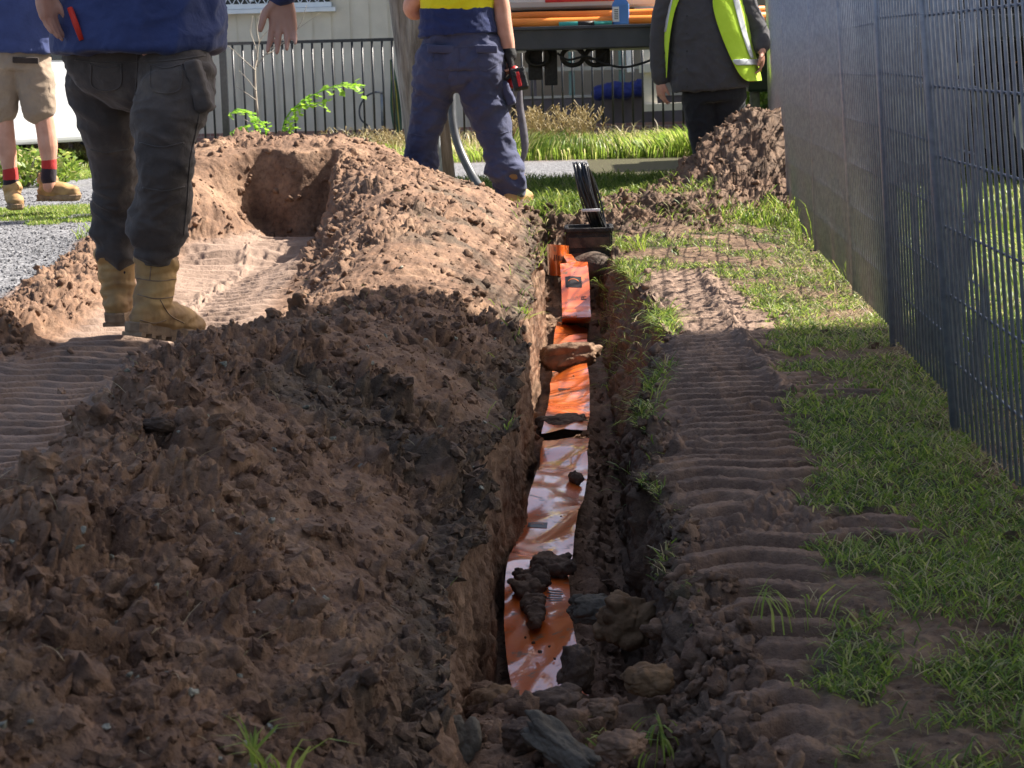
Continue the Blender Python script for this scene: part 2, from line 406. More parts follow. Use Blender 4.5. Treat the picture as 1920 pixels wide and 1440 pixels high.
# tracks: lug prints
wob = perlin(np.stack([Xn*5.5, Yn*.5, Xn*0], 1), 61)*.07+perlin(np.stack([Xn*16, Yn*3, Xn*0+5], 1), 62)*.02
def lug(ph):
    f = ph-np.floor(ph); return np.where(f < .45, sst(f, .0, .17), 1-sst(f, .42, 1.0))*1.0
lp = .098+.0*Yn
phL = (Yn+wob+.18*np.abs(Xn-g(tl)))/np.where(Yn > 6, .125, .1) 
phR = np.where(Yn < 4.35, (Yn+wob)/.118, (Yn+wob)/.082+.3)
seamL = np.exp(-((Xn-g(tl)-.02*np.sin(Yn*3))/.035)**2)
amp_n = .65+.5*sst(perlin(Pn*2.6+3, 66), -.4, .3)
D += tk*((.034*lug(phL)-.018)*(1-seamL)*amp_n + .02*seamL*(f2+.7*f3+.8) + .0015*b3+.003*f3*sst(perlin(Pn*5, 5), .1, .3))
rufR = sst(perlin(Pn*3.1, 8), .02, .3)*(1-.85*sst(Yn, 4.5, 5.5))
D += tr_*((.032*lug(phR)-.022)*amp_n*(1-.7*rufR)+.002*b3+.0022*f4+.003*f3*sst(perlin(Pn*8, 9), .05, .25)+rufR*(.012*f3+.012*f2+.012*b2))
seamR = np.exp(-((Xn-np.interp(Yn, [4, 5, 6, 8], [.6, .585, .55, .56]))/.03)**2)*(Yn > 4.7)
D += tr_*seamR*.018*(f2+.5*f3+.8)
gr = g(grassy)
D += gr*(.012*b2+.01*perlin(Pn*3, 14)+.006*b3+.008*f2*sst(perlin(Pn*2.3, 81), .05, .3))
D += gv*(.0035*facets(Pn, 55, 4)+.003*b3)*(Yn < 12.5)
zN = g(Z); D *= sst(Yn, 1.2, 1.6)
Nn = N0.reshape(-1, 3)[idx].copy()
# blend normals on the walls to be mostly sideways; everywhere keep the sheet from folding
Pd = Pn + Nn*D[:, None]
D -= 0
lat = np.stack([perlin(Pw*22, 101), perlin(Pw*22+7, 102)], 1)*.007*np.maximum(rg, lb)[:, None]
Pd[:, :2] += lat
P1 = P0.reshape(-1, 3).copy(); P1[idx] = Pd
GRIDP = P1.reshape(M_, NC, 3); GN = gnorm(GRIDP)
# --- colour masks (what the soil is made of, plus painted shade on the right heap)
topsoil_shade = np.clip(np.maximum(np.maximum(lipb*(.35+.55*sst(n_md, -.1, .2)), lipbl*.8), wallm*(secg == 3)*.55), 0, 1)
dk = sst(nz(2.2, 44, 4), .05, .3)*(secg == 0)*sst(-X, -.05, .15)*(1-sst(-X, .55, .8))*.8
topsoil_shade = np.clip(np.maximum(topsoil_shade, dk*(1-m_track)), 0, 1); topsoil_shade = np.maximum(topsoil_shade, rheap*(.2+.3*sst(n_md, -.15, .2)))  # last term darkens the right heap for its side turned from the sun
clay = np.clip(m_track*1.0+m_tr*(.25+.45*sst(Yg, 4.5, 6.5)), 0, 1)
gfield = fbm(P0.reshape(-1, 3)*np.array([1, 1, 0]), 2.3, 301, 4).reshape(M_, NC)+.5*fbm(P0.reshape(-1, 3)*np.array([1, 1, 0]), 9, 311, 3).reshape(M_, NC)
MASK = np.stack([topsoil_shade, clay, gravel, np.clip(grassy, 0, 1)*np.where((Yg < 10.4) & near, .25+.65*sst(gfield, -.12, .12), 1)], 2).astype(np.float32)

# ---------------- soil material
def soil_mat():
    M, t, b = mat('soil'); L = t.links.new
    geo = nd(t, 'ShaderNodeNewGeometry'); at = nd(t, 'ShaderNodeAttribute', attribute_name='mask')
    sp = nd(t, 'ShaderNodeSeparateColor'); L(at.outputs['Color'], sp.inputs[0])
    pos = geo.outputs['Position']
    n1 = nd(t, 'ShaderNodeTexNoise', i_Scale=5.0, i_Detail=6, i_Roughness=.65); L(pos, n1.inputs['Vector'])
    n2 = nd(t, 'ShaderNodeTexNoise', i_Scale=38, i_Detail=5, i_Roughness=.7); L(pos, n2.inputs['Vector'])
    n3 = nd(t, 'ShaderNodeTexNoise', i_Scale=160, i_Detail=4, i_Roughness=.7); L(pos, n3.inputs['Vector'])
    clodc = ramp(t, [(.3, (.088, .05, .032)), (.5, (.19, .113, .073)), (.7, (.31, .2, .13))], n1.outputs[0])
    fine = ramp(t, [(.32, (.62, .58, .56)), (.5, (1, 1, 1)), (.7, (1.28, 1.2, 1.1))], n2.outputs[0])
    mu = nd(t, 'ShaderNodeMix', data_type='RGBA', blend_type='MULTIPLY'); mu.inputs[0].default_value = 1
    L(clodc.outputs[0], mu.inputs['A']); L(fine.outputs[0], mu.inputs['B'])
    # right heap's painted shade and darker, greyer topsoil
    ts = ramp(t, [(.3, (.034, .027, .021)), (.55, (.082, .063, .045)), (.72, (.15, .12, .085))], n2.outputs[0])
    m1 = nd(t, 'ShaderNodeMix', data_type='RGBA'); L(sp.outputs[0], m1.inputs[0]); L(mu.outputs['Result'], m1.inputs['A']); L(ts.outputs[0], m1.inputs['B'])
    # pressed clay of the tracks
    cl = ramp(t, [(.35, (.2, .137, .103)), (.6, (.3, .212, .162))], n1.outputs[0])
    m2 = nd(t, 'ShaderNodeMix', data_type='RGBA'); L(sp.outputs[1], m2.inputs[0]); L(m1.outputs['Result'], m2.inputs['A']); L(cl.outputs[0], m2.inputs['B'])
    # blue-grey gravel
    vo = nd(t, 'ShaderNodeTexVoronoi', i_Scale=70); L(pos, vo.inputs['Vector'])
    sepv = nd(t, 'ShaderNodeSeparateColor'); L(vo.outputs['Color'], sepv.inputs[0])
    gr_ = ramp(t, [(.0, (.06, .06, .064)), (.5, (.14, .14, .15)), (1, (.3, .3, .31))], sepv.outputs[0])
    m3 = nd(t, 'ShaderNodeMix', data_type='RGBA'); L(sp.outputs[2], m3.inputs[0]); L(m2.outputs['Result'], m3.inputs['A']); L(gr_.outputs[0], m3.inputs['B'])
    # dark ground under the grass with green thatch
    gg = ramp(t, [(.32, (.035, .026, .018)), (.5, (.06, .052, .026)), (.7, (.085, .1, .035))], n2.outputs[0])
    m4 = nd(t, 'ShaderNodeMix', data_type='RGBA'); L(at.outputs['Alpha'], m4.inputs[0]); L(m3.outputs['Result'], m4.inputs['A']); L(gg.outputs[0], m4.inputs['B'])
    L(m4.outputs['Result'], b.inputs['Base Color'])
    b.inputs['Roughness'].default_value = .82; b.inputs['Specular IOR Level'].default_value = .25
    a1 = nd(t, 'ShaderNodeMath', operation='MULTIPLY_ADD'); L(n3.outputs[0], a1.inputs[0]); a1.inputs[1].default_value = .35; L(n2.outputs[0], a1.inputs[2])
    bp = nd(t, 'ShaderNodeBump', i_Strength=.75, i_Distance=.012); L(a1.outputs[0], bp.inputs['Height']); L(bp.outputs[0], b.inputs['Normal'])
    return M
SOIL = soil_mat()

# ---------------- split the sheet by what it is
q = np.arange(M_*NC).reshape(M_, NC)
Q = np.stack([q[:-1, :-1], q[:-1, 1:], q[1:, 1:], q[1:, :-1]], 2).reshape(-1, 4)
fm = lambda a: a[:-1, :-1].reshape(-1)
fsec, fen, fH, fX, fY = fm(secg), fm(np.repeat(en[:, None], NC, 1)), fm(Z), fm(X), fm(Yg)
cls = np.zeros(len(Q), int)                                   # 0 ground
cls[fm(gravel) > .5] = 1
left = (fsec == 0) & (fX > -2.75) & (fY < 12.1) & (fm(gravel) <= .5)
cls[left & (fm(m_track) > .5)] = 2
hp = left & (fm(m_track) <= .5) & ((fH > .02) | (fX > -1.5))
yb = 5.15
cls[hp & (fY < 12)] = 3
cls[(fm(rheap) > .45)] = 4
cls[((fsec >= 1) & (fsec <= 3)) & (fen > .5)] = 5
cls[(fsec == 4) & (fm(m_tr) > .5)] = 6
V1 = GRIDP.reshape(-1, 3); MK = MASK.reshape(-1, 4); GNf = GN.reshape(-1, 3)
def cut(name, c, **k):
    f = Q[cls == c]; u, inv = np.unique(f, return_inverse=True)
    me = mesh_np(name, V1[u], inv.reshape(-1, 4)); attr_col(me, 'mask', MK[u])
    me.materials.append(SOIL); o = put(name, me); tag(o, **k); return o
cut('ground', 0, kind='structure'); cut('gravel_road', 1, kind='structure'); cut('dirt_path', 2, kind='structure')
cut('spoil_heap', 3, label='long brown clay spoil heap running along the left side of the trench', cat='dirt heap')
cut('spoil_heap', 4, label='smaller dark spoil heap at far end of trench beside the mesh fence', cat='dirt heap')
cut('trench', 5, kind='structure'); cut('track_prints', 6, kind='structure')
SURF = dict(P=V1, N=GNf, near=near.reshape(-1), rough=rough.reshape(-1), wall=wallm.reshape(-1), grassy=grassy.reshape(-1), sec=secg.reshape(-1),
            lipb=lipb.reshape(-1), lipbl=lipbl.reshape(-1), gravel=gravel.reshape(-1), mtr=m_tr.reshape(-1), track=m_track.reshape(-1), rheap=rheap.reshape(-1))
# area per vertex, for even scattering
_e1 = np.zeros((M_, NC, 3)); _e1[:, :-1] = GRIDP[:, 1:]-GRIDP[:, :-1]; _e2 = np.zeros((M_, NC, 3)); _e2[:-1] = GRIDP[1:]-GRIDP[:-1]
SURF['area'] = np.linalg.norm(np.cross(_e1, _e2), axis=2).reshape(-1)*SURF['near']
def pick(w, n):
    c = np.cumsum(w); r = rng.random(n)*c[-1]; return np.searchsorted(c, r)
def surf_z(x, y):
    """height of the finished sheet at x, y (nearest sample outside the trench)"""
    j = int(np.argmin(np.abs(Yr-y))); i = int(np.argmin(np.abs(GRIDP[j, :, 0]-x))); return float(GRIDP[j, i, 2])

# ---------------- loose clods
def ico(sub):
    bm = bmesh.new(); bmesh.ops.create_icosphere(bm, subdivisions=sub, radius=1); bm.verts.index_update()
    V = np.array([v.co[:] for v in bm.verts]); F = np.array([[v.index for v in f.verts] for f in bm.faces]); bm.free(); return V, F
def lump(sub, seed, flat=.7, fac=.22):
    V, F = ico(sub); V = V+0; d = .8+.34*fbm(V, 1.1, seed, 3)+.5*facets(V+seed*3.1, 1.1, seed, 1.0)
    V = V*d[:, None]; r = np.random.default_rng(seed); V *= np.array([1, .65+.35*r.random(), flat*(.7+.5*r.random())]); return V, F
def rotm(n, r, tiltmax=.6):
    a = r.random(n)*2*math.pi; tx = (r.random(n)-.5)*2*tiltmax; ty_ = (r.random(n)-.5)*2*tiltmax
    ca, sa = np.cos(a), np.sin(a); cx, sx = np.cos(tx), np.sin(tx); cy, sy = np.cos(ty_), np.sin(ty_)
    Rz = np.zeros((n, 3, 3)); Rz[:, 0, 0] = ca; Rz[:, 0, 1] = -sa; Rz[:, 1, 0] = sa; Rz[:, 1, 1] = ca; Rz[:, 2, 2] = 1
    Rx = np.zeros((n, 3, 3)); Rx[:, 0, 0] = 1; Rx[:, 1, 1] = cx; Rx[:, 1, 2] = -sx; Rx[:, 2, 1] = sx; Rx[:, 2, 2] = cx
    Ry = np.zeros((n, 3, 3)); Ry[:, 1, 1] = 1; Ry[:, 0, 0] = cy; Ry[:, 0, 2] = sy; Ry[:, 2, 0] = -sy; Ry[:, 2, 2] = cy
    return Rz @ Rx @ Ry
def scatter_lumps(name, ids, sizes, sub, maskrgb, seed=1, sink=.25, nv=10, smooth=True, material=None, **k):
    r = np.random.default_rng(seed); var = [lump(sub, seed*31+i) for i in range(nv)]
    VV, FF, MM = [], [], []; n0 = 0; RM = rotm(len(ids), r, 1.2); vi = r.integers(0, nv, len(ids))
    for v in range(nv):
        kx = np.nonzero(vi == v)[0]
        if not len(kx): continue
        V, F = var[v]; P = SURF['P'][ids[kx]]+SURF['N'][ids[kx]]*(sizes[kx]*sink)[:, None]
        W = np.einsum('nij,vj->nvi', RM[kx], V)*sizes[kx][:, None, None]+P[:, None, :]
        VV.append(W.reshape(-1, 3)); off = n0+np.arange(len(kx))*len(V); FF.append((F[None]+off[:, None, None]).reshape(-1, 3)); n0 += len(kx)*len(V)
        mm = maskrgb[kx] if maskrgb is not None else MK[ids[kx]]*.6
        MM.append(np.repeat(mm, len(V), 0))
    me = mesh_np(name, np.concatenate(VV), None, smooth, np.concatenate(FF)); attr_col(me, 'mask', np.concatenate(MM))
    me.materials.append(material or SOIL); o = put(name, me); tag(o, **k); return o
w = SURF['area']*(.05*SURF['grassy']+SURF['rough']*1.0+SURF['lipb']*1.2+SURF['lipbl']*.7+(SURF['sec'] == 2)*(SURF['wall'])*.7+.012*SURF['mtr']+.02*SURF['track'])
ids = pick(w*(SURF['P'][:, 1] < 6.5)/np.maximum(SURF['P'][:, 1], 1.5), 15000); sz = .003+.022*rng.random(len(ids))**6
scatter_lumps('soil_clods', ids, sz, 2, None, 3, nv=16, sink=.1, smooth=False, kind='stuff')
ids = pick(w*(SURF['P'][:, 1] >= 6.0), 7500); sz = .005+.028*rng.random(len(ids))**5
scatter_lumps('soil_clods', ids, sz, 2, None, 5, nv=14, sink=.0, smooth=True, kind='stuff')

wr = SURF['area']*((SURF['sec'] >= 2) & (SURF['P'][:, 1] < 3.35) & (SURF['P'][:, 1] > 2.1) & (SURF['P'][:, 0] < .27))
ids = pick(wr, 420); sz = .008+.026*rng.random(len(ids))**2
scatter_lumps('rubble', ids, sz, 3, np.zeros((len(ids), 4))+np.array([.25, 0, 0, 0])*rng.random((len(ids), 1)), 9, nv=14, sink=.25, kind='stuff')
wr = SURF['area']*SURF['lipb']*(SURF['P'][:, 1] < 6); ids = pick(wr, 900); sz = .004+.016*rng.random(len(ids))**3
scatter_lumps('rubble', ids, sz, 2, None, 10, nv=14, sink=.15, smooth=False, kind='stuff')

wr = SURF['area']*SURF['gravel']/np.maximum(SURF['P'][:, 1], 3)**1.5; ids = pick(wr, 9000); sz = .004+.009*rng.random(len(ids))**2
scatter_lumps('gravel_stones', ids, sz, 1, np.zeros((len(ids), 4))+np.array([0, 0, 1, 0]), 15, nv=10, sink=.2, smooth=False, kind='stuff')

wr = SURF['area']*SURF['rough']*(SURF['P'][:, 1] < 7)/np.maximum(SURF['P'][:, 1], 1.5); ids = pick(wr, 260); sz = .003+.007*rng.random(len(ids))**2
PALE = noisy('pale_stone', (.16, .17, .13), (.34, .33, .27), 30, .7, .3, 60, coords='Object')
scatter_lumps('stone_chips', ids, sz, 2, None, 21, nv=8, sink=.5, smooth=False, material=PALE, kind='stuff')
ids = pick(wr, 90); sz = .02+.022*rng.random(len(ids))**2
scatter_lumps('large_clods', ids, sz, 3, None, 22, nv=12, sink=.15, kind='stuff')
# ================================================================== MATERIALS FOR THINGS
def cloth(name, c, c2=None, bump=.35, dust=None, scale=9, rough=.85, wr=None, trans=0):
    c2 = c2 or tuple(x*.72 for x in c)
    M, t, b = mat(name); L = t.links.new; tc = nd(t, 'ShaderNodeTexCoord'); src = tc.outputs['Object']
    n = nd(t, 'ShaderNodeTexNoise', i_Scale=scale, i_Detail=5, i_Roughness=.65); L(src, n.inputs['Vector'])
    r = ramp(t, [(.32, c2), (.6, c), (.78, dust)] if dust else [(.32, c2), (.68, c)], n.outputs[0]); L(r.outputs[0], b.inputs['Base Color'])
    w = nd(t, 'ShaderNodeTexNoise', i_Scale=26, i_Detail=4, i_Distortion=1.2); L(src, w.inputs['Vector'])
    f = nd(t, 'ShaderNodeTexNoise', i_Scale=600, i_Detail=1); L(src, f.inputs['Vector'])
    a = nd(t, 'ShaderNodeMath', operation='MULTIPLY_ADD'); L(f.outputs[0], a.inputs[0]); a.inputs[1].default_value = .12; L(w.outputs[0], a.inputs[2])
    bp = nd(t, 'ShaderNodeBump', i_Strength=bump, i_Distance=.012); L(a.outputs[0], bp.inputs['Height']); L(bp.outputs[0], b.inputs['Normal'])
    b.inputs['Roughness'].default_value = rough; b.inputs['Specular IOR Level'].default_value = .25
    b.inputs['Sheen Weight'].default_value = .15
    return M
def skinm():
    M = noisy('skin', (.52, .26, .18), (.62, .34, .25), 14, .5, .12, 120, .4, dist=.004)
    b = M.node_tree.nodes['Principled BSDF']; b.inputs['Subsurface Weight'].default_value = .12
    b.inputs['Subsurface Radius'].default_value = (.02, .008, .004); return M
SKIN = skinm()
PANTS_GREY = cloth('charcoal_work_cloth', (.105, .085, .075), (.05, .041, .038), scale=4, dust=(.2, .16, .125))
PANTS_NAVY = cloth('navy_work_cloth', (.062, .07, .135), (.04, .046, .095), scale=5)
PANTS_BLACK = cloth('black_cloth', (.018, .019, .024))
SHIRT_BLUE = cloth('blue_drill_cloth', (.05, .07, .19), (.036, .05, .14))
SHIRT_NAVY = cloth('navy_shirt_cloth', (.022, .035, .12))
SHIRT_YELLOW = cloth('yellow_shirt_cloth', (.75, .7, .02), (.68, .6, .01))
SHIRT_GREY = cloth('dark_grey_shirt_cloth', (.07, .068, .075), (.055, .054, .06))
VEST = cloth('hi_vis_cloth', (.55, .8, .06), (.48, .72, .04), bump=.25)
REFL = noisy('reflective_tape', (.5, .52, .54), (.6, .62, .64), 40, .35, .1, 200, .5, .3)
SHORTS = cloth('khaki_cloth', (.34, .26, .19), (.28, .21, .155))
BROWNC = cloth('brown_pocket_cloth', (.05, .035, .028))
SOCK = cloth('red_sock', (.5, .04, .035), (.42, .03, .03)); SOCKD = cloth('dark_sock', (.03, .02, .03))
LEATHER = noisy('tan_leather', (.26, .15, .07), (.54, .33, .13), 9, .7, .3, 60, .35, dist=.004)
SOLE = noisy('boot_sole', (.2, .13, .08), (.34, .23, .14), 25, .75, .4, 90, .3, dist=.004)
GLOVE = noisy('black_glove', (.012, .012, .014), (.03, .03, .032), 40, .7, .3, 200)
REDP = noisy('red_plastic', (.5, .02, .02), (.6, .03, .03), 30, .45); BLACKP = noisy('black_plastic', (.012, .012, .013), (.03, .03, .03), 60, .5, .2, 200)
REDCORD = noisy('red_piping', (.65, .04, .02), (.7, .05, .03), 30, .5)
HAIR = noisy('dark_hair', (.03, .02, .012), (.07, .045, .03), 60, .6, .5, 300, stretch=(1, 1, .2))

# ================================================================== PEOPLE
def remesh(mb, voxel, it=4, fac=.5):
    me = mb.mesh('tmp'); o = bpy.data.objects.new('tmp', me); COL.objects.link(o)
    r = o.modifiers.new('r', 'REMESH'); r.mode = 'VOXEL'; r.voxel_size = voxel; r.use_smooth_shade = True
    if it:
        s = o.modifiers.new('s', 'SMOOTH'); s.iterations = it; s.factor = fac
    dg = bpy.context.evaluated_depsgraph_get(); dg.update()
    out = bpy.data.meshes.new_from_object(o.evaluated_get(dg)); bpy.data.objects.remove(o); bpy.data.meshes.remove(me)
    out.polygons.foreach_set('use_smooth', np.ones(len(out.polygons), bool))
    return out
def getco(me):
    V = np.empty(len(me.vertices)*3, np.float32); me.vertices.foreach_get('co', V)
    N = np.empty(len(me.vertices)*3, np.float32); me.vertices.foreach_get('normal', N); return V.reshape(-1, 3), N.reshape(-1, 3)
def setco(me, V): me.vertices.foreach_set('co', np.asarray(V, np.float32).ravel()); me.update()
def folds(me, amp=.008, sc=9., seed=1, zs=2.0, sharp=1.6, mask=None):
    V, N = getco(me); W = V+.03*np.stack([perlin(V*6, seed+1), perlin(V*6+5, seed+2), perlin(V*6+9, seed+3)], 1)
    d = 0
    for k, (sx, sz, rot) in enumerate(((1, zs, .5), (1, zs, -.6), (1.9, zs*1.9, .15))):
        c, s = math.cos(rot), math.sin(rot)
        Q = np.stack([(W[:, 0]*c-W[:, 2]*s)*sx, W[:, 1]*sx*.8, (W[:, 0]*s+W[:, 2]*c)*sz], 1)*sc
        v = 1-np.abs(perlin(Q, seed+10+k))*2.2; v = np.sign(v)*np.abs(v)**sharp
        d = d + v*(1, .9, .45)[k]*sst(perlin(V*3.1, seed+20+k), -.35, .2)
    d = (d-.25)*amp
    if mask is not None: d = d*mask(V)
    setco(me, V+N*d[:, None]); return me
def limb(mb, pts, rs, n=14, sq=None, k=6):
    """smooth tapering tube with round ends"""
    P = spline(pts, k); u = np.linspace(0, len(pts)-1, len(P)); r = list(np.interp(u, range(len(rs)), rs))
    q = None
    if sq is not None:
        qa = np.interp(u, range(len(sq)), [s[0] for s in sq]); qb = np.interp(u, range(len(sq)), [s[1] for s in sq]); q = list(zip(qa, qb))
    mb.tube(P, r, n, True, q)
    if sq is None: mb.sphere(P[0], r[0]*.99, n); mb.sphere(P[-1], r[-1]*.99, n)
def hand(mb, wrist, d, nb, lat, s=1.0, curl=.35, spread=.06, thumb_out=.75, seed=0):
    """d: towards the fingers, nb: out of the back of the hand, lat: towards the thumb"""
    w = Vector(wrist); d = Vector(d).normalized(); lat = Vector(lat); lat = (lat-d*lat.dot(d)).normalized(); nb = d.cross(lat) if d.cross(lat).dot(Vector(nb)) > 0 else lat.cross(d)
    pl = .095*s; rnd = random.Random(seed)
    for x in (-.032, -.012, .009, .030):
        a = w+d*.012*s+lat*x*.65*s; b_ = w+d*pl*s+lat*x*s
        limb(mb, [a, (a+b_)/2+nb*.003*s, b_], [.0165*s, .0165*s, .0125*s], 10, k=3)
    for x, L, r0 in ((.033, .078, .0094), (.0115, .086, .0097), (-.011, .08, .0092), (-.032, .064, .0082)):
        p = w+d*(pl-.008)*s+lat*x*s; ang = 0; dirv = (d+lat*x*spread*30).normalized(); pts = [p]; cu = curl*(1+.35*rnd.random()+(.25 if x < 0 else 0))
        for fr, k in ((.45, .7), (.32, 1.0), (.23, .7)):
            ang += cu*k; v = dirv*math.cos(ang)-nb*math.sin(ang); p = p+v*L*fr*1.05*s; pts.append(p)
        limb(mb, pts, [r0*s, r0*.98*s, r0*.88*s, r0*.72*s], 10, k=3)
    p = w+d*.022*s+lat*.024*s-nb*.004*s; v = (d*.75+lat*thumb_out-nb*.25).normalized(); v2 = (d*.95+lat*thumb_out*.35-nb*.35).normalized()
    limb(mb, [p, p+v*.034*s, p+v*.034*s+v2*.03*s, p+v*.034*s+v2*.056*s], [.0145*s, .0125*s, .0108*s, .0085*s], 10, k=3)
def head(mb, c, fwd, s=1.0):
    c = Vector(c); f = Vector(fwd).normalized(); l = Vector((0, 0, 1)).cross(f)
    rot = Matrix((f, l, Vector((0, 0, 1)))).transposed()
    mb.sphere(c+Vector((0, 0, .03))*s-f*.012*s, (.098*s, .077*s, .105*s), 18, rot)
    mb.sphere(c+f*.022*s-Vector((0, 0, .045))*s, (.07*s, .058*s, .075*s), 16, rot)
    limb(mb, [c+f*.085*s+Vector((0, 0, .012))*s, c+f*.108*s-Vector((0, 0, .022))*s], [.009*s, .014*s], 8, k=3)
    mb.sphere(c+f*.088*s-Vector((0, 0, .058))*s, (.012*s, .024*s, .008*s), 8, rot)
    for sd in (-1, 1):
        mb.sphere(c+l*.078*sd*s-f*.004*s-Vector((0, 0, .006))*s, (.018*s, .009*s, .03*s), 10, rot)
        mb.sphere(c+f*.083*s+l*.032*sd*s+Vector((0, 0, .016))*s, (.012*s, .016*s, .008*s), 10, rot)
    limb(mb, [c-f*.02*s-Vector((0, 0, .06))*s, c-f*.03*s-Vector((0, 0, .17))*s], [.056*s, .06*s], 12, k=3)
def hair(par, c, fwd, s=1.0):
    c = Vector(c); f = Vector(fwd).normalized(); l = Vector((0, 0, 1)).cross(f); rot = Matrix((f, l, Vector((0, 0, 1)))).transposed()
    mb = MB(); mb.sphere(c+Vector((0, 0, .045))*s-f*.026*s, (.1*s, .083*s, .104*s), 18, rot); mb.sphere(c-f*.05*s-Vector((0, 0, .02))*s, (.06*s, .07*s, .07*s), 14, rot)
    me = remesh(mb, .008, 3); V, N = getco(me); setco(me, V+N*(.004*perlin(V*60, 3))[:, None]); put('hair', me, HAIR, par)
def boot(par, ankle, fwd, up=(0, 0, 1), s=1.0, shaft=.16, seed=0, vox=.006, name='boot'):
    """ankle: point on the sole below the ankle; fwd towards the toe"""
    f = Vector(fwd).normalized(); u = Vector(up); l = u.cross(f).normalized(); u = f.cross(l).normalized()
    M = Matrix((f, l, u)).transposed(); o = Vector(ankle)
    X = lambda a, b, c: o+M @ Vector((a*s, b*s, c*s))
    mb = MB()
    limb(mb, [X(-.005, 0, .09+shaft), X(0, 0, .13+shaft*.4), X(-.005, 0, .11), X(-.012, 0, .07)], [.066*s, .061*s, .057*s, .052*s], 18)
    limb(mb, [X(-.045, 0, .055), X(.02, 0, .066), X(.09, 0, .062), X(.155, .004, .05), X(.195, .006, .045)], [.04*s, .052*s, .051*s, .05*s, .042*s], 16)
    for a in (.0, .02): mb.tube([X(-.005, 0, .085+shaft+a*.2), X(-.005, 0, .10+shaft+a*.2)], .070*s, 18)
    me = remesh(mb, vox, 3); V, N = getco(me)
    d = .006*(1-np.abs(perlin(V*np.array([11, 11, 34]), seed))*2.2)+.002*perlin(V*70, seed+4); setco(me, V+N*d[:, None])
    b = put(name, me, LEATHER, par)
    ol = [(-.088, 0), (-.08, .03), (-.05, .038), (.0, .034), (.06, .038), (.12, .05), (.18, .05), (.225, .032), (.24, 0)]
    ol = ol+[(x, -y*.92) for x, y in ol[-2:0:-1]]
    sb = MB(); V = []; F = []; n = len(ol)
    for z, k in ((0, .97), (.006, 1.0), (.03, 1.03), (.034, 1.0)): V += [X(x*k, y*k*1.08, z) for x, y in ol]
    for j in range(3):
        for i in range(n): F.append((j*n+i, j*n+(i+1) % n, (j+1)*n+(i+1) % n, (j+1)*n+i))
    F += [tuple(range(n-1, -1, -1)), tuple(range(3*n, 4*n))]; sb.add(V, F)
    for i in range(7): sb.box(X(-.07+i*.045, 0, -.004), (.02*s, .085*s, .012*s), M)
    sb.build('sole', SOLE, b)
    tb = MB(); tb.tube([X(-.069, 0, .09+shaft), X(-.075, 0, .115+shaft), X(-.069, 0, .135+shaft), X(-.06, 0, .1+shaft)], .006*s, 6); tb.build('pull_loop', LEATHER, b, True)
    return b
def pz(lst, Y): return [PY(x, y, (yy if yy is not None else Y)) for x, y, yy in lst]

# ---- person 1: big worker walking away
P1 = empty('person', (GZ(290, 640)).to_tuple(), label='person in blue shirt and charcoal trousers walking away over the heap in tan boots', cat='person')
def childfix(root):
    """parts are built in world space: express them relative to the root"""
    bpy.context.view_layer.update()
    inv = Matrix.Translation(-Vector(root.location))
    for c in root.children: c.matrix_parent_inverse = inv
Yc = 6.1
tor = lambda px, z, Y, : Vector((PY(px, 100, Y).x, Y, z))
bx = PY(258, 100, Yc).x
mb = MB()
limb(mb, [(bx, Yc+.02, .8), (bx, Yc+.01, .86), (bx, Yc, .92), (bx, Yc, .99), (bx, Yc, 1.1)], [.1, .165, .19, .2, .19], 20, sq=[(1.0, .7), (1.1, .72), (1.13, .74), (1.12, .72), (1.1, .68)])
limb(mb, [PY(200, 108, 6.16), PY(190, 150, 6.2), PY(200, 215, 6.24), PY(209, 290, 6.3), PY(215, 350, 6.34), PY(219, 395, 6.38), PY(224, 435, 6.38), PY(226, 462, 6.38)], [.10, .112, .097, .082, .072, .069, .074, .055], 18)
limb(mb, [PY(312, 112, 6.05), PY(326, 145, 6.0), PY(322, 190, 5.95), PY(313, 265, 5.9), PY(311, 330, 5.9), PY(305, 385, 5.94), PY(299, 430, 5.97), PY(296, 462, 5.98)], [.108, .114, .104, .084, .077, .073, .076, .058], 18)
# cargo pocket flap
mb.sphere(PY(258, 140, 6.1), (.15, .13, .12), 18)
me = remesh(mb, .0055, 7)
cuffm = lambda V: 1+.6*(1-sst(V[:, 2], .28, .42))
folds(me, .013, 4.2, 5, 1.7, 1.2, cuffm); folds(me, .007, 8, 6, 2.2, 1.1, cuffm); tr_o = put('trousers', me, PANTS_GREY, P1)
from mathutils.bvhtree import BVHTree
def seams(o_, paths, Y0, mt_, r0=.0028):
    me_ = o_.data; tree = BVHTree.FromPolygons([v.co[:] for v in me_.vertices], [tuple(p_.vertices) for p_ in me_.polygons])
    for pth in paths:
        P_ = []
        A_ = [PY(x, y, Y0) for x, y in pth]
        for p_ in spline(A_, 14):
            hit = tree.ray_cast(Vector((0, 0, HC)), (p_-Vector((0, 0, HC))).normalized())
            if hit[0] is not None: P_.append(hit[0]+hit[1]*.0006)
        P_ = [p_ for i, p_ in enumerate(P_) if i == 0 or (p_-P_[i-1]).length < .05]
        if len(P_) > 3: mb_ = MB(); mb_.tube(P_, r0, 5); mb_.build('seam', mt_, o_, True)
seams(tr_o, [[(258, 100), (257, 140), (254, 178)], [(140, 112), (200, 118), (258, 116), (320, 114), (385, 104)], [(380, 150), (372, 220), (356, 300), (350, 380), (344, 440)], [(282, 122), (284, 165), (310, 175), (338, 165), (340, 122)], [(172, 122), (173, 160), (200, 170), (226, 160), (228, 122)], [(262, 268), (300, 276), (345, 268)], [(268, 352), (305, 358), (346, 350)], [(168, 280), (200, 286), (240, 280)], [(278, 120), (310, 128), (344, 120)], [(168, 120), (200, 128), (230, 120)]], 5.8, PANTS_GREY)
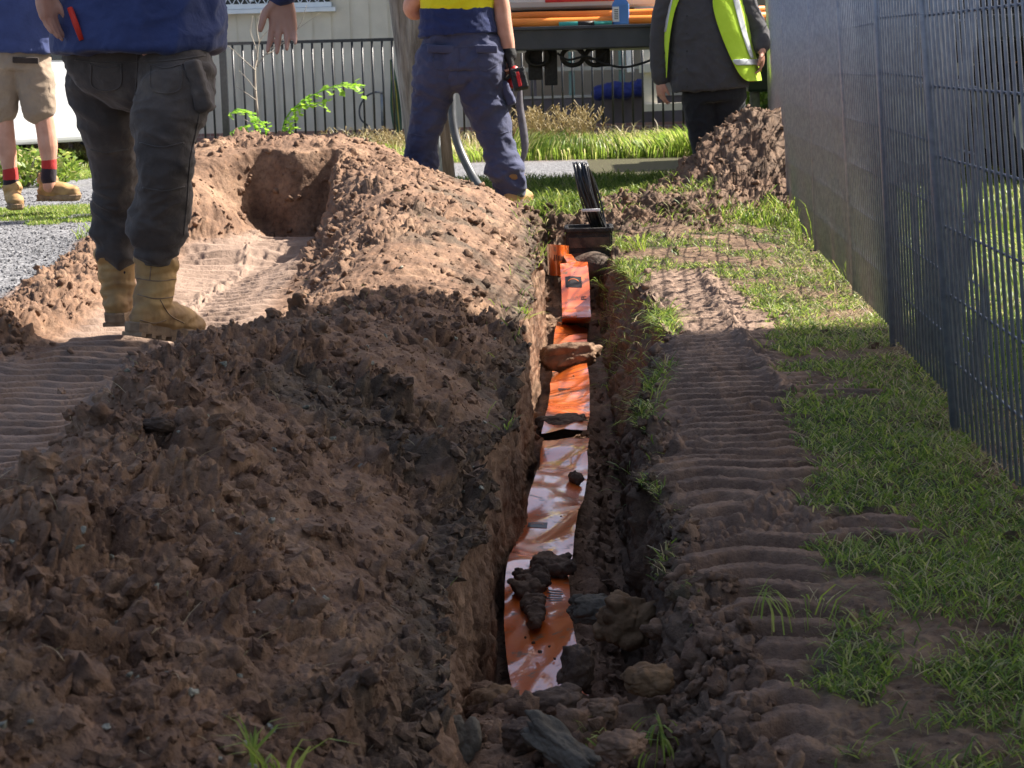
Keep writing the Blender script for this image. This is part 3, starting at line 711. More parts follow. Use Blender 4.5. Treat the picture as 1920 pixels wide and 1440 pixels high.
fl = MB(); a = PY(372, 130, 5.93)
fl.box((a.x+.004, 5.93, PY(380, 160, 5.93).z), (.05, .13, .16), Euler((0, R(-14), 0)).to_matrix(), .012)
me = remesh(fl, .007, 4); folds(me, .006, 12, 9); put('cargo_pocket', me, PANTS_GREY, P1)
# shirt
mb = MB()
xs = lambda p, Y=Yc: PY(p, 50, Y).x
limb(mb, [(xs(257), Yc, PY(257, 96, Yc).z), (xs(257), Yc, 1.05), (xs(257), Yc, 1.2), (xs(259), Yc, 1.35), (xs(262), Yc, 1.47), (xs(263), Yc, 1.53)], [.274, .272, .266, .26, .22, .1], 26, sq=[(1, .9), (1, .86), (1, .76), (1, .62), (1, .55), (1, .7)])
sl_, sr_ = Vector((xs(258)-.235, Yc, 1.44)), Vector((xs(262)+.235, Yc, 1.44))
el, er = Vector((PY(66, 0, 6.0).x-.03, 6.0, 1.26)), Vector((PY(500, 0, 5.95).x-.01, 5.95, 1.27))
wl_, wr_ = PY(80, -22, 5.9), PY(527, -8, 5.8)
limb(mb, [sl_, (sl_+el)/2, el, PY(66, -75, 5.93)], [.085, .072, .06, .055], 14)
limb(mb, [sr_, (sr_+er)/2, er, wr_+Vector((0, 0, .1)), PY(526, -30, 5.8)], [.085, .072, .062, .05, .044], 14)
limb(mb, [PY(526, -24, 5.8), PY(526, -14, 5.8)], [.046, .045], 16)
me = remesh(mb, .009, 4); folds(me, .013, 5, 15, 1.3, 1.6); folds(me, .004, 15, 16, 1.3); put('shirt', me, SHIRT_BLUE, P1)
rp = MB(); rp.tube([PY(131, 15, 5.895), PY(142, 45, 5.88), PY(153, 75, 5.875)], [.009, .01, .008], 8); rp.build('red_piping', REDCORD, P1, True)
# body, one continuous mesh
mb = MB(); hc = Vector((xs(262), Yc+.02, 1.70))
limb(mb, [(bx, Yc, 1.17), (bx, Yc, 1.22), (bx, Yc, 1.38), (xs(262), Yc, 1.5)], [.13, .13, .15, .07], 16)
limb(mb, [PY(205, 100, 6.16), PY(205, 215, 6.24), PY(215, 340, 6.34), PY(226, 480, 6.38), PY(226, 560, 6.38)], [.08, .06, .045, .038, .035], 12)
limb(mb, [PY(310, 100, 6.0), PY(318, 200, 5.95), PY(311, 330, 5.9), PY(297, 480, 6.02), PY(295, 560, 6.04)], [.08, .06, .045, .036, .03], 12)
limb(mb, [sl_, el, wl_], [.05, .045, .031], 12); limb(mb, [sr_, er, wr_], [.05, .045, .031], 12)
head(mb, hc, (0, 1, 0))
hand(mb, PY(527, -6, 5.8), PY(532, 90, 5.8)-PY(527, 0, 5.8), (0, 1, 0), (-1, 0, 0), 1.0, .3, .16, .8, 3)
hand(mb, wl_, PY(96, 75, 5.9)-PY(76, -20, 5.9), (-1, -.3, 0), (.35, 1, 0), .95, .15, .02, .4, 5)
put('body', remesh(mb, .0048, 3), SKIN, P1); hair(P1, hc, (0, 1, 0))
s1 = PY(296, 637, 6.0); g1 = surf_z(s1.x, 6.0)
bt1 = boot(P1, PY(281, 628, 5.99), (.5, .8, -.22), s=1.0, seed=1, shaft=.14); seams(bt1, [[(256, 522), (295, 527), (336, 522)], [(258, 552), (292, 560), (330, 556)], [(283, 500), (281, 526)], [(300, 562), (318, 590), (345, 606)], [(262, 600), (290, 606), (312, 600)]], 5.9, SOLE, .002)
boot(P1, PY(226, 600, 6.4), (-.03, 1, .02), s=1.02, seed=2, shaft=.13)
for a_, b_ in ((PY(297, 470, 6.02), PY(297, 520, 6.05)), (PY(227, 470, 6.38), PY(227, 510, 6.38))):
    sk = MB(); limb(sk, [a_, b_], [.044, .042], 16); put('sock', remesh(sk, .008, 2), SOCKD, P1); childfix(P1)

# ---- person 2: worker with legs apart, drill in right hand
Ym = 11.25
P2 = empty('person', (PY(870, 380, Ym).x, Ym, .05), label='person in yellow and navy shirt and navy trousers standing legs apart holding a cordless drill', cat='person')
q = lambda x, y, dy=0: PY(x, y, Ym+dy)
mb = MB()
limb(mb, [q(866, 128), q(866, 100), q(860, 72), q(858, 58)], [.2, .2, .185, .18], 20, sq=[(1.15, .75), (1.14, .74), (1.08, .7), (1.05, .7)])
limb(mb, [q(828, 115), q(818, 150), q(812, 180), q(804, 216), q(796, 251), q(789, 300), q(783, 335), q(782, 350)], [.14, .128, .105, .09, .082, .09, .092, .075], 18)
limb(mb, [q(902, 115), q(904, 140), q(904, 170), q(914, 206), q(926, 248), q(936, 282), q(946, 318), q(953, 344), q(954, 352)], [.13, .13, .128, .112, .092, .088, .097, .094, .08], 18)
mb.sphere(q(866, 140), (.15, .13, .1), 16)
me = remesh(mb, .008, 5); folds(me, .015, 4.5, 41, 1.9, 1.3, cuffm); folds(me, .006, 9, 42, 2.4, 1.1, cuffm); tr2 = put('trousers', me, PANTS_NAVY, P2); seams(tr2, [[(862, 78), (860, 110), (857, 145)], [(800, 84), (860, 88), (918, 84)], [(768, 250), (795, 256), (820, 252)], [(903, 246), (930, 252), (955, 246)], [(896, 92), (898, 125), (912, 132), (934, 120)], [(812, 92), (814, 125), (830, 130), (846, 122)]], Ym-.2, PANTS_NAVY)
for x, y, w_, h_, rt in ((785, 165, .05, .15, 4), (952, 175, .05, .14, -22)):
    fl = MB(); c = q(x, y); fl.box(c, (w_, .12, h_), Euler((0, R(rt), 0)).to_matrix(), .012); me = remesh(fl, .009, 3); folds(me, .005, 12, 3); put('cargo_pocket', me, PANTS_NAVY, P2)
for x, w_ in ((826, .15), (913, .12)):
    fl = MB(); c = q(x, 92, -.145); fl.box(c, (w_, .02, .045), Euler((0, R(3), 0)).to_matrix(), .006); fl.build('pocket_flap', PANTS_NAVY, P2, True)
mb = MB()
limb(mb, [q(859, 66), q(858, 50), q(857, 14)], [.232, .226, .212], 24, sq=[(1, .7), (1, .7), (1, .68)])
me = remesh(mb, .010, 4); folds(me, .009, 7, 51, 2.4); put('shirt', me, SHIRT_NAVY, P2)
mb = MB(); shl, shr = q(858, 0)+Vector((-.2, 0, .2)), q(858, 0)+Vector((.2, 0, .2))
limb(mb, [q(857, 20), q(857, -20), q(858, -60), q(858, -82)], [.213, .215, .2, .1], 24, sq=[(1, .68), (1, .66), (1, .55), (1, .7)])
limb(mb, [q(805, -58), q(790, -30)], [.085, .085], 14); limb(mb, [q(912, -58), q(926, -28)], [.085, .082], 14)
me = remesh(mb, .010, 4); folds(me, .007, 7, 52, 1.6); put('shirt_yoke', me, SHIRT_YELLOW, P2)
mb = MB(); hc = q(858, -125)+Vector((0, .03, 0))
limb(mb, [q(862, 60), q(858, 40), q(858, -40), q(858, -85)], [.13, .13, .13, .07], 14)
limb(mb, [q(828, 120), q(804, 216), q(789, 300), q(783, 370)], [.08, .06, .05, .04], 12); limb(mb, [q(902, 120), q(914, 206), q(940, 300), q(958, 372)], [.08, .06, .05, .04], 12)
limb(mb, [q(808, -60), q(788, -20), q(771, 12, .05), q(782, 22, .1), q(800, -12, .2), q(815, -40, .25)], [.06, .055, .05, .046, .043, .035], 14)
limb(mb, [q(912, -60), q(928, -28), q(940, 10), q(944, 45), q(951, 78), q(955, 98)], [.06, .055, .049, .05, .043, .034], 14)
head(mb, hc, (0, 1, 0)); hand(mb, q(815, -40, .25), (.6, .5, .6), (0, 1, 0), (0, 0, 1), .95)
hand(mb, q(955, 100), q(960, 140)-q(955, 100), (1, -.2, 0), (0, 1, .2), .93, .8, .02, .5, 7)
put('body', remesh(mb, .0055, 3), SKIN, P2); hair(P2, hc, (0, 1, 0))
mb = MB(); limb(mb, [q(953.5, 94), q(956, 104)], [.04, .042], 14); hand(mb, q(955, 101), q(960, 140)-q(955, 100), (1, -.2, 0), (0, 1, .2), 1.13, .8, .02, .5, 7)
put('glove', remesh(mb, .006, 3), GLOVE, P2)
zL = q(782, 352).z
boot(P2, Vector((q(781, 352).x, Ym, max(zL-.11, .02))), (-.35, .8, 0), s=1.0, seed=3, shaft=.1, vox=.009)
boot(P2, q(963, 390, -.02), (.45, -.0, 0) if False else (.35, .8, 0), s=1.0, seed=4, shaft=.1, vox=.009)
childfix(P2)
# drill
D0 = q(968, 140, -.04)
dr = empty('cordless_drill', D0.to_tuple(), label='red and black cordless drill held in the black glove', cat='drill')
def rel(o_): 
    o_.location = D0
    return o_
Rd = Euler((R(-15), R(-10), R(8))).to_matrix()
mb = MB(); mb.box((.018, -.06, -.025), (.085, .055, .125), Rd, .008)
for k in range(4): mb.box((.018+(-.024 if k % 2 else .024), -.088, -.055+.03*(k//2)*2), (.016, .008, .03), Rd, .003)
mb.build('battery', BLACKP, dr)
mb = MB(); mb.box((.016, -.093, -.025), (.02, .006, .085), Rd, .002); mb.build('battery_stripe', REDP, dr)
mb = MB(); mb.tube([(-.005, -.03, .03), (-.02, .01, .02), (-.025, .05, 0)], [.022, .02, .022], 12); mb.tube([(-.02, .03, -.04), (-.03, .16, -.05)], [.033, .03], 14); mb.build('motor_housing', REDP, dr, True)
mb = MB(); mb.tube([(-.03, .16, -.05), (-.032, .21, -.052)], [.024, .015], 14); mb.tube([(-.032, .2, -.05), (-.034, .24, -.055), (-.02, .24, -.2)], .005, 8); mb.build('chuck', BLACKP, dr, True)
for c in dr.children: c.location = (0, 0, 0)

# ---- person 3: man in khaki shorts at left edge
Y3 = 12.6
P3 = empty('person', (PY(45, 385, Y3).x, Y3, 0), label='person in khaki shorts and red socks standing on gravel at left edge', cat='person')
q = lambda x, y, dy=0: PY(x, y, Y3+dy)
mb = MB(); limb(mb, [q(32, 130), q(32, 110), q(32, 85), q(32, 70)], [.2, .2, .19, .185], 18, sq=[(1.1, .75), (1.1, .74), (1.05, .72), (1, .7)])
limb(mb, [q(10, 115), q(6, 150), q(4, 180), q(4, 204)], [.125, .118, .105, .104], 18); limb(mb, [q(58, 115), q(66, 150), q(71, 178), q(72, 200)], [.125, .122, .115, .115], 18)
me = remesh(mb, .011, 4); folds(me, .008, 7, 61, 1.6); put('shorts', me, SHORTS, P3)
fl = MB(); c = q(92, 160); fl.box(c, (.05, .14, .13), None, .012); me = remesh(fl, .009, 3); folds(me, .004, 12, 4); put('cargo_pocket', me, SHORTS, P3)
fl = MB(); fl.box(q(48, 113, -.155), (.17, .02, .04), Euler((0, R(3), 0)).to_matrix(), .007); fl.build('back_pocket', BROWNC, P3)
mb = MB(); limb(mb, [q(30, 98), q(30, 70), q(30, 20), q(30, -20), q(30, -42), q(30, -60)], [.255, .25, .25, .245, .2, .1], 22, sq=[(1, .7), (1, .7), (1, .66), (1, .6), (1, .55), (1, .7)])
for s_ in (-1, 1): limb(mb, [q(30+60*s_, -34), q(30+76*s_, 0), q(30+78*s_, 20)], [.085, .08, .08], 14)
me = remesh(mb, .011, 4); folds(me, .006, 6, 62, 1.5); put('shirt', me, SHIRT_BLUE, P3)
mb = MB(); hc = q(30, -100)
limb(mb, [q(32, 70), q(30, 40), q(30, -20), q(30, -60)], [.13, .13, .13, .07], 14)
limb(mb, [q(8, 130), q(4, 195), q(8, 232), q(14, 285), q(20, 330), q(22, 365)], [.08, .068, .062, .06, .042, .042], 14)
limb(mb, [q(62, 130), q(74, 190), q(84, 232), q(90, 275), q(92, 312), q(92, 350)], [.08, .072, .064, .064, .043, .042], 14)
for s_ in (-1, 1):
    limb(mb, [q(30+62*s_, -34), q(30+78*s_, 10), q(30+74*s_, 50, .22), q(30+50*s_, 50, .4)], [.055, .048, .043, .032], 12); hand(mb, q(30+50*s_, 50, .4), (-.7*s_, .7, .1), (0, 0, 1), (0, .4, 1), .95)
head(mb, hc, (0, 1, 0)); put('body', remesh(mb, .0065, 3), SKIN, P3); hair(P3, hc, (0, 1, 0))
for nm, m_, pts in (('sock', SOCK, ((19, 318), (20, 335))), ('sock', SOCK, ((92, 298), (92, 314))), ('sock', SOCKD, ((20, 334), (21, 350))), ('sock', SOCKD, ((92, 313), (91, 335)))):
    mb = MB(); a, b_ = q(*pts[0]), q(*pts[1]); limb(mb, [a, b_], [.05, .052], 14); put(nm, remesh(mb, .008, 2), m_, P3)
boot(P3, q(25, 388), (.35, -.85, 0), s=.95, seed=5, shaft=.04, vox=.009)
boot(P3, q(93, 374, .05), (.9, -.3, 0), s=.98, seed=6, shaft=.04, vox=.009); childfix(P3)

# ---- person 4: hi-vis vest, facing the camera
Y4 = 12.95
P4 = empty('person', (PY(1340, 290, Y4).x, Y4, 0), label='person in lime hi-vis vest over dark grey shirt and black trousers behind the dirt heap', cat='person')
q = lambda x, y, dy=0: PY(x, y, Y4+dy)
mb = MB(); limb(mb, [q(1340, 190), q(1338, 165), q(1335, 140)], [.2, .2, .19], 18, sq=[(1.08, .75), (1.05, .74), (1.02, .72)])
limb(mb, [q(1312, 185), q(1316, 230), q(1321, 280), q(1326, 340)], [.125, .105, .085, .08], 16); limb(mb, [q(1365, 185), q(1368, 230), q(1370, 280), q(1372, 340)], [.12, .1, .085, .08], 16)
me = remesh(mb, .011, 4); folds(me, .008, 7, 71, 2.0); put('trousers', me, PANTS_BLACK, P4)
mb = MB(); limb(mb, [q(1332, 168), q(1330, 130), q(1325, 60), q(1322, 0), q(1322, -25), q(1322, -45)], [.26, .262, .25, .24, .2, .1], 24, sq=[(1, .72), (1, .74), (1, .72), (1, .62), (1, .55), (1, .7)])
limb(mb, [q(1262, -18), q(1246, 20), q(1238, 60), q(1236, 110), q(1238, 146)], [.085, .075, .066, .06, .056], 16)
limb(mb, [q(1382, -18), q(1402, 18), q(1420, 52), q(1428, 84, -.05)], [.085, .075, .066, .058], 16)
me = remesh(mb, .010, 4); folds(me, .008, 6.5, 72, 1.8); put('shirt', me, SHIRT_GREY, P4)
for k in range(5):
    bt = MB(); bt.sphere(q(1288, 30+k*33, -.192), .006, 8); bt.build('button', BLACKP, P4, True)
mb = MB(); hc = q(1322, -88)
limb(mb, [q(1330, 110), q(1328, 80), q(1322, 0), q(1322, -45)], [.13, .14, .13, .07], 14)
limb(mb, [q(1312, 185), q(1320, 280), q(1326, 355)], [.07, .055, .04], 12); limb(mb, [q(1365, 185), q(1370, 280), q(1372, 355)], [.07, .055, .04], 12)
limb(mb, [q(1262, -18), q(1238, 60), q(1237, 150)], [.05, .046, .03], 12); limb(mb, [q(1382, -18), q(1420, 52), q(1428, 95, -.08)], [.05, .046, .03], 12)
hand(mb, q(1237, 150), q(1242, 205)-q(1237, 150), (-1, -.45, 0), (.5, -1, 0), 1.0, .3, .03, .45, 9); hand(mb, q(1428, 95, -.08), (0, 0, -1), (1, 0, 0), (0, -1, 0), 1.0, .4)
head(mb, hc, (0, -1, 0)); put('body', remesh(mb, .0065, 3), SKIN, P4); hair(P4, hc, (0, -1, 0))
def vestpanel(name, m_, rows_, off=.012, n=14):
    """rows: (py, a0, a1, centre px, half width, half depth) - a shell round the shirt, angles from the front (-Y) towards +X"""
    V = []; F = []
    for (py, a0, a1, cx, hw, hd) in rows_:
        c = q(cx, py)
        for k in range(n+1):
            a = R(a0+(a1-a0)*k/n); V.append(Vector((c.x+math.sin(a)*(hw+off), c.y-math.cos(a)*(hd+off), c.z)))
    for j in range(len(rows_)-1):
        for k in range(n): F.append((j*(n+1)+k, j*(n+1)+k+1, (j+1)*(n+1)+k+1, (j+1)*(n+1)+k))
    me = MB().add(V, F).mesh(name, True); o = put(name, me, m_, P4)
    sd = o.modifiers.new('thick', 'SOLIDIFY'); sd.thickness = .005; ss = o.modifiers.new('sub', 'SUBSURF'); ss.levels = 1; ss.render_levels = 2
    V_, N_ = getco(me); setco(me, V_+N_*(.012*perlin(V_*9, 5)+.006*(1-2*np.abs(perlin(V_*np.array([22, 22, 5]), 6))))[:, None]); return o
HW, HD = .26, .19
rowsR = [(-38, 10, 80, 1322, .16, .12), (-20, 12, 90, 1322, .225, .15), (5, 6, 100, 1322, .25, .165), (40, 9, 118, 1326, .262, .185), (80, 16, 122, 1330, .272, .195), (115, 22, 124, 1336, .285, .205), (145, 30, 124, 1340, .292, .21), (154, 40, 118, 1341, .292, .21)]
vp = vestpanel('hi_vis_vest', VEST, rowsR)
rowsL = [(-38, -80, -32, 1322, .16, .12), (-20, -100, -35, 1322, .225, .15), (5, -112, -48, 1322, .25, .165), (40, -118, -55, 1322, .262, .19), (80, -118, -60, 1322, .27, .195), (120, -114, -66, 1326, .272, .2), (145, -100, -74, 1326, .272, .2)]
vestpanel('hi_vis_vest', VEST, rowsL)
rowsB = [(-38, 80, 280, 1322, .16, .12), (-20, 90, 260, 1322, .225, .15), (5, 100, 248, 1322, .25, .165), (40, 118, 242, 1326, .262, .185), (80, 122, 242, 1330, .272, .195), (145, 124, 246, 1338, .285, .21)]
vestpanel('hi_vis_vest', VEST, rowsB, n=20)
vestpanel('reflective_band', REFL, [(112, 20, 124, 1336, .285, .205), (124, 24, 124, 1338, .29, .208)], .019)
vestpanel('reflective_band', REFL, [(-20, 38, 52, 1322, .225, .15), (5, 40, 52, 1322, .25, .165), (40, 43, 56, 1326, .262, .185), (80, 48, 60, 1330, .272, .195), (112, 52, 63, 1336, .285, .205)], .019, 4)
vestpanel('reflective_band', REFL, [(-20, -70, -56, 1322, .225, .15), (20, -72, -60, 1322, .255, .175), (60, -76, -66, 1322, .266, .192)], .019, 4)
boot(P4, Vector((q(1326, 340).x, Y4, 0)), (-.2, -1, 0), s=1, seed=7, shaft=.1, vox=.012); boot(P4, Vector((q(1372, 340).x, Y4, 0)), (.2, -1, 0), s=1, seed=8, shaft=.1, vox=.012)
childfix(P4)
# ================================================================== ROCKS AND CLODS THAT STAND OUT
def drop(px, py):
    z = 0.0
    for _ in range(24):
        c = GZ(px, py, z); z = .6*z+.4*surf_z(c.x, min(max(c.y, 1.4), 15))
    return GZ(px, py, z)
def rockmat(name, c1, c2, sc=14):
    return noisy(name, c1, c2, sc, .85, .7, 55, .2, dist=.01, coords='Object', detail=6)
CLAYR = rockmat('clay_lump', (.13, .078, .05), (.27, .17, .11)); OCHR = rockmat('ochre_lump', (.12, .068, .036), (.25, .155, .085)); GREYR = rockmat('grey_shale', (.085, .072, .056), (.19, .165, .13)); DARKR = rockmat('dark_soil_lump', (.065, .042, .031), (.15, .1, .07))
def rock(px, py, z, dims, seed, m_, label, rz=0, rx=0, ry=0, grp=None, name='rock', ang=.5, cat='rock'):
    V, F = ico(5); V = V/np.maximum(np.abs(V).max(1, keepdims=True)**.35, .5)
    d = 1+.16*fbm(V, .8, seed, 3)+ang*.42*facets(V*1.0+seed*2.3, 1.25, seed, 1.0)+.06*facets(V+seed, 4, seed+3)+.05*fbm(V, 5, seed+4, 3)
    V = V*d[:, None]; ext = V.max(0)-V.min(0); V = (V-(V.max(0)+V.min(0))/2)/ext*np.array(dims)
    me = mesh_np(name, V, None, True, F); c = GZ(px, py, z); o = put(name, me, m_); o.location = c; o.rotation_euler = (R(rx), R(ry), R(rz))
    return tag(o, label, cat, grp)
rock(1072, 668, -.235, (.262, .15, .125), 3, CLAYR, 'long brown clay lump lying across the tape deepest in the trench', 8, 0, -8, cat='clay lump')
rock(1056, 800, -.27, (.18, .13, .075), 5, DARKR, 'flat dark slab of clay pinning the tape above its tan fold', 15, 10, -6, cat='clay lump')
rock(1173, 1166, -.13, (.118, .1, .11), 8, OCHR, 'pointed ochre rock on the right trench edge beside the nearest tape', 20, 0, 5, ang=.7)
rock(1112, 1143, -.17, (.11, .07, .06), 9, GREYR, 'low grey-green rock tucked behind the pointed ochre rock', -5)
rock(1085, 1252, -.1, (.06, .06, .085), 11, DARKR, 'upright dark lump standing on rubble just below end of tape', 30, 0, 12)
rock(1040, 1325, -.09, (.1, .085, .065), 12, DARKR, 'rounded dark clod left below the upright lump in front rubble', 10)
rock(930, 1325, -.1, (.1, .09, .075), 14, OCHR, 'knobbly orange-brown clod at front left of the rubble', 40)
rock(858, 1405, -.08, (.075, .07, .1), 15, GREYR, 'pale grey upright shale block at bottom centre of the picture', 12, 8, -6, ang=.8)
rock(1052, 1400, -.05, (.15, .055, .045), 16, GREYR, 'long pale grey shale sliver leaning on the front rubble', -38, 0, 22, ang=.8)
rock(1215, 1275, -.03, (.085, .06, .05), 17, OCHR, 'small ochre clod at right end of the front rubble bank', 15)
rock(1130, 1330, -.05, (.05, .05, .035), 18, CLAYR, 'small rounded stone half way along the front rubble bank', 0)
rock(640, 1425, .02, (.06, .05, .06), 19, OCHR, 'brown clod poking up at bottom edge left of grey shale block', 0)
rock(905, 1300, -.14, (.05, .045, .04), 20, CLAYR, 'reddish crumb on dark trench floor beside the heap foot', 0)
rock(1165, 1395, .0, (.07, .06, .035), 21, CLAYR, 'flattish brown clod beside the grass at bottom of picture', 60)
rock(980, 1380, -.06, (.07, .06, .045), 22, DARKR, 'dark clod between the shale sliver and the shale block', 60)
# flat plates of clay on the near heap
for i, (px, py, w_, lb) in enumerate(((185, 1205, .075, 'smooth flat purple-brown clay plate low on the near heap'), (245, 1072, .06, 'tilted flat clay flake on the middle of the near heap'), (65, 1000, .045, 'pale flat stone chip near the left edge of the heap'), (15, 1135, .045, 'pale stone chip cut by the left edge of the picture'), (600, 1000, .05, 'rounded brown clod on the open face of the near heap'), (300, 800, .07, 'dark knobby clod on the crest of the near heap'))):
    c = GZ(px, py, .25)
    c = drop(px, py)
    rock(px, py, c.z, (w_, w_*.8, w_*.35), 40+i, CLAYR if i != 5 else DARKR, lb, 30*i, 25, 5, cat='stone chip' if i in (2, 3) else 'clay plate' if i < 2 else 'clod', ang=.4)
# crumbs lying on the tape
for i_, (px, py, z, w_) in enumerate(((1000, 1205, -.275, .006), (1012, 1222, -.275, .007), (1030, 1212, -.275, .005), (985, 1195, -.27, .005), (1040, 1235, -.27, .005), (1063, 1045, -.265, .007), (1035, 1048, -.265, .006), (1052, 968, -.262, .004), (1075, 705, -.25, .006), (1050, 733, -.25, .005))):
    rock(px, py, z, (w_*1.4, w_, w_), 70+i_, DARKR, 'tiny dark soil crumb lying on the foil of the warning tape', 30*i_, cat='soil crumb', grp='soil crumbs on the tape', name='soil_crumb')
# crumbly soil on the tape
def pile(name, spots, m_, label, cat, seed):
    r = random.Random(seed); mb = MB()
    for (px, py, z, wd_, n) in spots:
        for k in range(n):
            a = r.random()*6.28; d_ = wd_*math.sqrt(r.random()); c = GZ(px, py, z)+Vector((math.cos(a)*d_, math.sin(a)*d_*1.1, r.random()*.012)); rr = .006+.014*r.random()
            mb.sphere(c, (rr*(1+r.random()*.7), rr, rr*(.6+.4*r.random())), 8, Euler((r.random(), r.random(), r.random()*6)).to_matrix())
    me = remesh(mb, .0035, 1); V, N = getco(me); setco(me, V+N*(.005*facets(V, 55, seed)+.002*fbm(V, 150, 3, 2))[:, None]); o = put(name, me, m_); return tag(o, label, cat)
pile('soil_pile', [(1030, 1062, -.262, .038, 50), (1000, 1090, -.262, .034, 45), (990, 1108, -.265, .026, 30), (1050, 1070, -.262, .024, 22), (998, 1132, -.268, .012, 14), (1002, 1142, -.27, .011, 12), (1003, 1155, -.27, .010, 12), (1003, 1165, -.272, .009, 10), (1003, 1175, -.275, .008, 6)], DARKR, 'crumbled heap of dark wet soil lying on the nearest stretch of tape', 'soil pile', 4)
pile('soil_pile', [(1080, 902, -.275, .014, 12)], DARKR, 'small dab of dark soil on the silvery middle stretch of tape', 'soil pile', 6)
pile('soil_pile', [(1080, 612, -.3, .055, 50), (1060, 618, -.31, .04, 30)], DARKR, 'mound of dark soil where the bright orange tape dives under', 'soil pile', 8)

# ================================================================== WARNING TAPE
def tapemat():
    M, t, b = mat('orange_foil_tape'); L = t.links.new; tc = nd(t, 'ShaderNodeTexCoord')
    n = nd(t, 'ShaderNodeTexNoise', i_Scale=9, i_Detail=3); L(tc.outputs['Object'], n.inputs['Vector'])
    r = ramp(t, [(.35, (.7, .12, .015)), (.65, (.8, .17, .02))], n.outputs[0]); 
    dn = nd(t, 'ShaderNodeTexNoise', i_Scale=26, i_Detail=5, i_Roughness=.7); L(tc.outputs['Object'], dn.inputs['Vector']); dm = ramp(t, [(.56, (0, 0, 0)), (.66, (1, 1, 1))], dn.outputs[0])
    mx = nd(t, 'ShaderNodeMix', data_type='RGBA'); L(dm.outputs[0], mx.inputs[0]); L(r.outputs[0], mx.inputs['A']); mx.inputs['B'].default_value = (.2, .12, .08, 1); L(mx.outputs['Result'], b.inputs['Base Color'])
    cw = nd(t, 'ShaderNodeMath', operation='SUBTRACT'); cw.inputs[0].default_value = 1; L(dm.outputs[0], cw.inputs[1])
    b.inputs['Roughness'].default_value = .3; b.inputs['Metallic'].default_value = .08; b.inputs['IOR'].default_value = 1.5; b.inputs['Specular IOR Level'].default_value = .5
    L(cw.outputs[0], b.inputs['Coat Weight']); b.inputs['Coat Roughness'].default_value = .06; b.inputs['Coat IOR'].default_value = 2.4
    n2 = nd(t, 'ShaderNodeTexNoise', i_Scale=30, i_Detail=3, i_Distortion=1.5); L(tc.outputs['Object'], n2.inputs['Vector'])
    bp = nd(t, 'ShaderNodeBump', i_Strength=.05, i_Distance=.01); L(n2.outputs[0], bp.inputs['Height']); L(bp.outputs[0], b.inputs['Normal']); L(bp.outputs[0], b.inputs['Coat Normal'])
    return M
TAPE = tapemat(); INK = noisy('black_ink', (.02, .018, .02), (.035, .03, .03), 30, .35)
class Ribbon:
    def __init__(s, pts, width, seed=1, amp=.012, upv=None, roll=None):
        s.P = spline(pts, 16); d = [0]
        for a, b_ in zip(s.P, s.P[1:]): d.append(d[-1]+(b_-a).length)
        s.d = np.array(d); s.w = width; s.L = d[-1]; s.A = np.array([p[:] for p in s.P]); s.seed = seed; s.amp = amp; s.up = upv or Vector((0, 0, 1)); s.roll = roll
    def frame(s, u):
        u = np.clip(u, 0, s.L); p = np.stack([np.interp(u, s.d, s.A[:, k]) for k in range(3)], 1)
        e = .02; a = np.stack([np.interp(u+e, s.d, s.A[:, k]) for k in range(3)], 1)-np.stack([np.interp(u-e, s.d, s.A[:, k]) for k in range(3)], 1)
        t = a/np.maximum(np.linalg.norm(a, axis=1, keepdims=True), 1e-9); sd = np.cross(t, np.array(s.up)[None]); sd /= np.maximum(np.linalg.norm(sd, axis=1, keepdims=True), 1e-9)
        n = np.cross(sd, t)
        if s.roll is not None:
            r = np.interp(u, np.linspace(0, s.L, len(s.roll)), s.roll); c, q_ = np.cos(r)[:, None], np.sin(r)[:, None]; sd, n = sd*c+n*q_, n*c-sd*q_
        return p, t, sd, n
    def at(s, u, v, lift=0):
        u = np.asarray(u, float); v = np.asarray(v, float); p, t, sd, n = s.frame(u)
        Q = np.stack([u*1.2+v*2.0, v*6-u*2.2, u*0+s.seed], 1)
        h = s.amp*((1-2.2*np.abs(perlin(Q, s.seed)))*.9+1.1*perlin(Q*.6+4, s.seed+2)+.18*(1-2*np.abs(perlin(Q*2.3, s.seed+5))))
        h = h + s.amp*.7*perlin(np.stack([u*5, v*0, u*0], 1), s.seed+8)
        return p+sd*(v[:, None]*(1-.04*np.abs(perlin(np.stack([u*4, u*0, u*0], 1), 3))[:, None]))+n*(h+lift)[:, None]
    def mesh(s, name, nu=None, nv=26):
        nu = nu or int(s.L/.006); U, Vv = np.meshgrid(np.linspace(0, s.L, nu), np.linspace(-s.w/2, s.w/2, nv), indexing='ij')
        P = s.at(U.ravel(), Vv.ravel(), U.ravel()*0); i = np.arange(nu*nv).reshape(nu, nv); Q = np.stack([i[:-1, :-1], i[1:, :-1], i[1:, 1:], i[:-1, 1:]], 2).reshape(-1, 4)
        return mesh_np(name, P, Q, True)
def polys2d(text, size, cx, cy, rot=0, sx=1):
    cu = bpy.data.curves.new('t', 'FONT'); cu.body = text; cu.size = size; cu.align_x = 'CENTER'; cu.align_y = 'CENTER'; cu.resolution_u = 3; cu.offset = size*.02
    o = bpy.data.objects.new('t', cu); COL.objects.link(o); dg = bpy.context.evaluated_depsgraph_get(); dg.update(); me = bpy.data.meshes.new_from_object(o.evaluated_get(dg))
    V = np.array([v.co[:2] for v in me.vertices]); F = [tuple(p.vertices) for p in me.polygons]; bpy.data.objects.remove(o)
    c, s_ = math.cos(rot), math.sin(rot); V = V*np.array([sx, 1]); V = np.stack([V[:, 0]*c-V[:, 1]*s_+cx, V[:, 0]*s_+V[:, 1]*c+cy], 1); return V, F
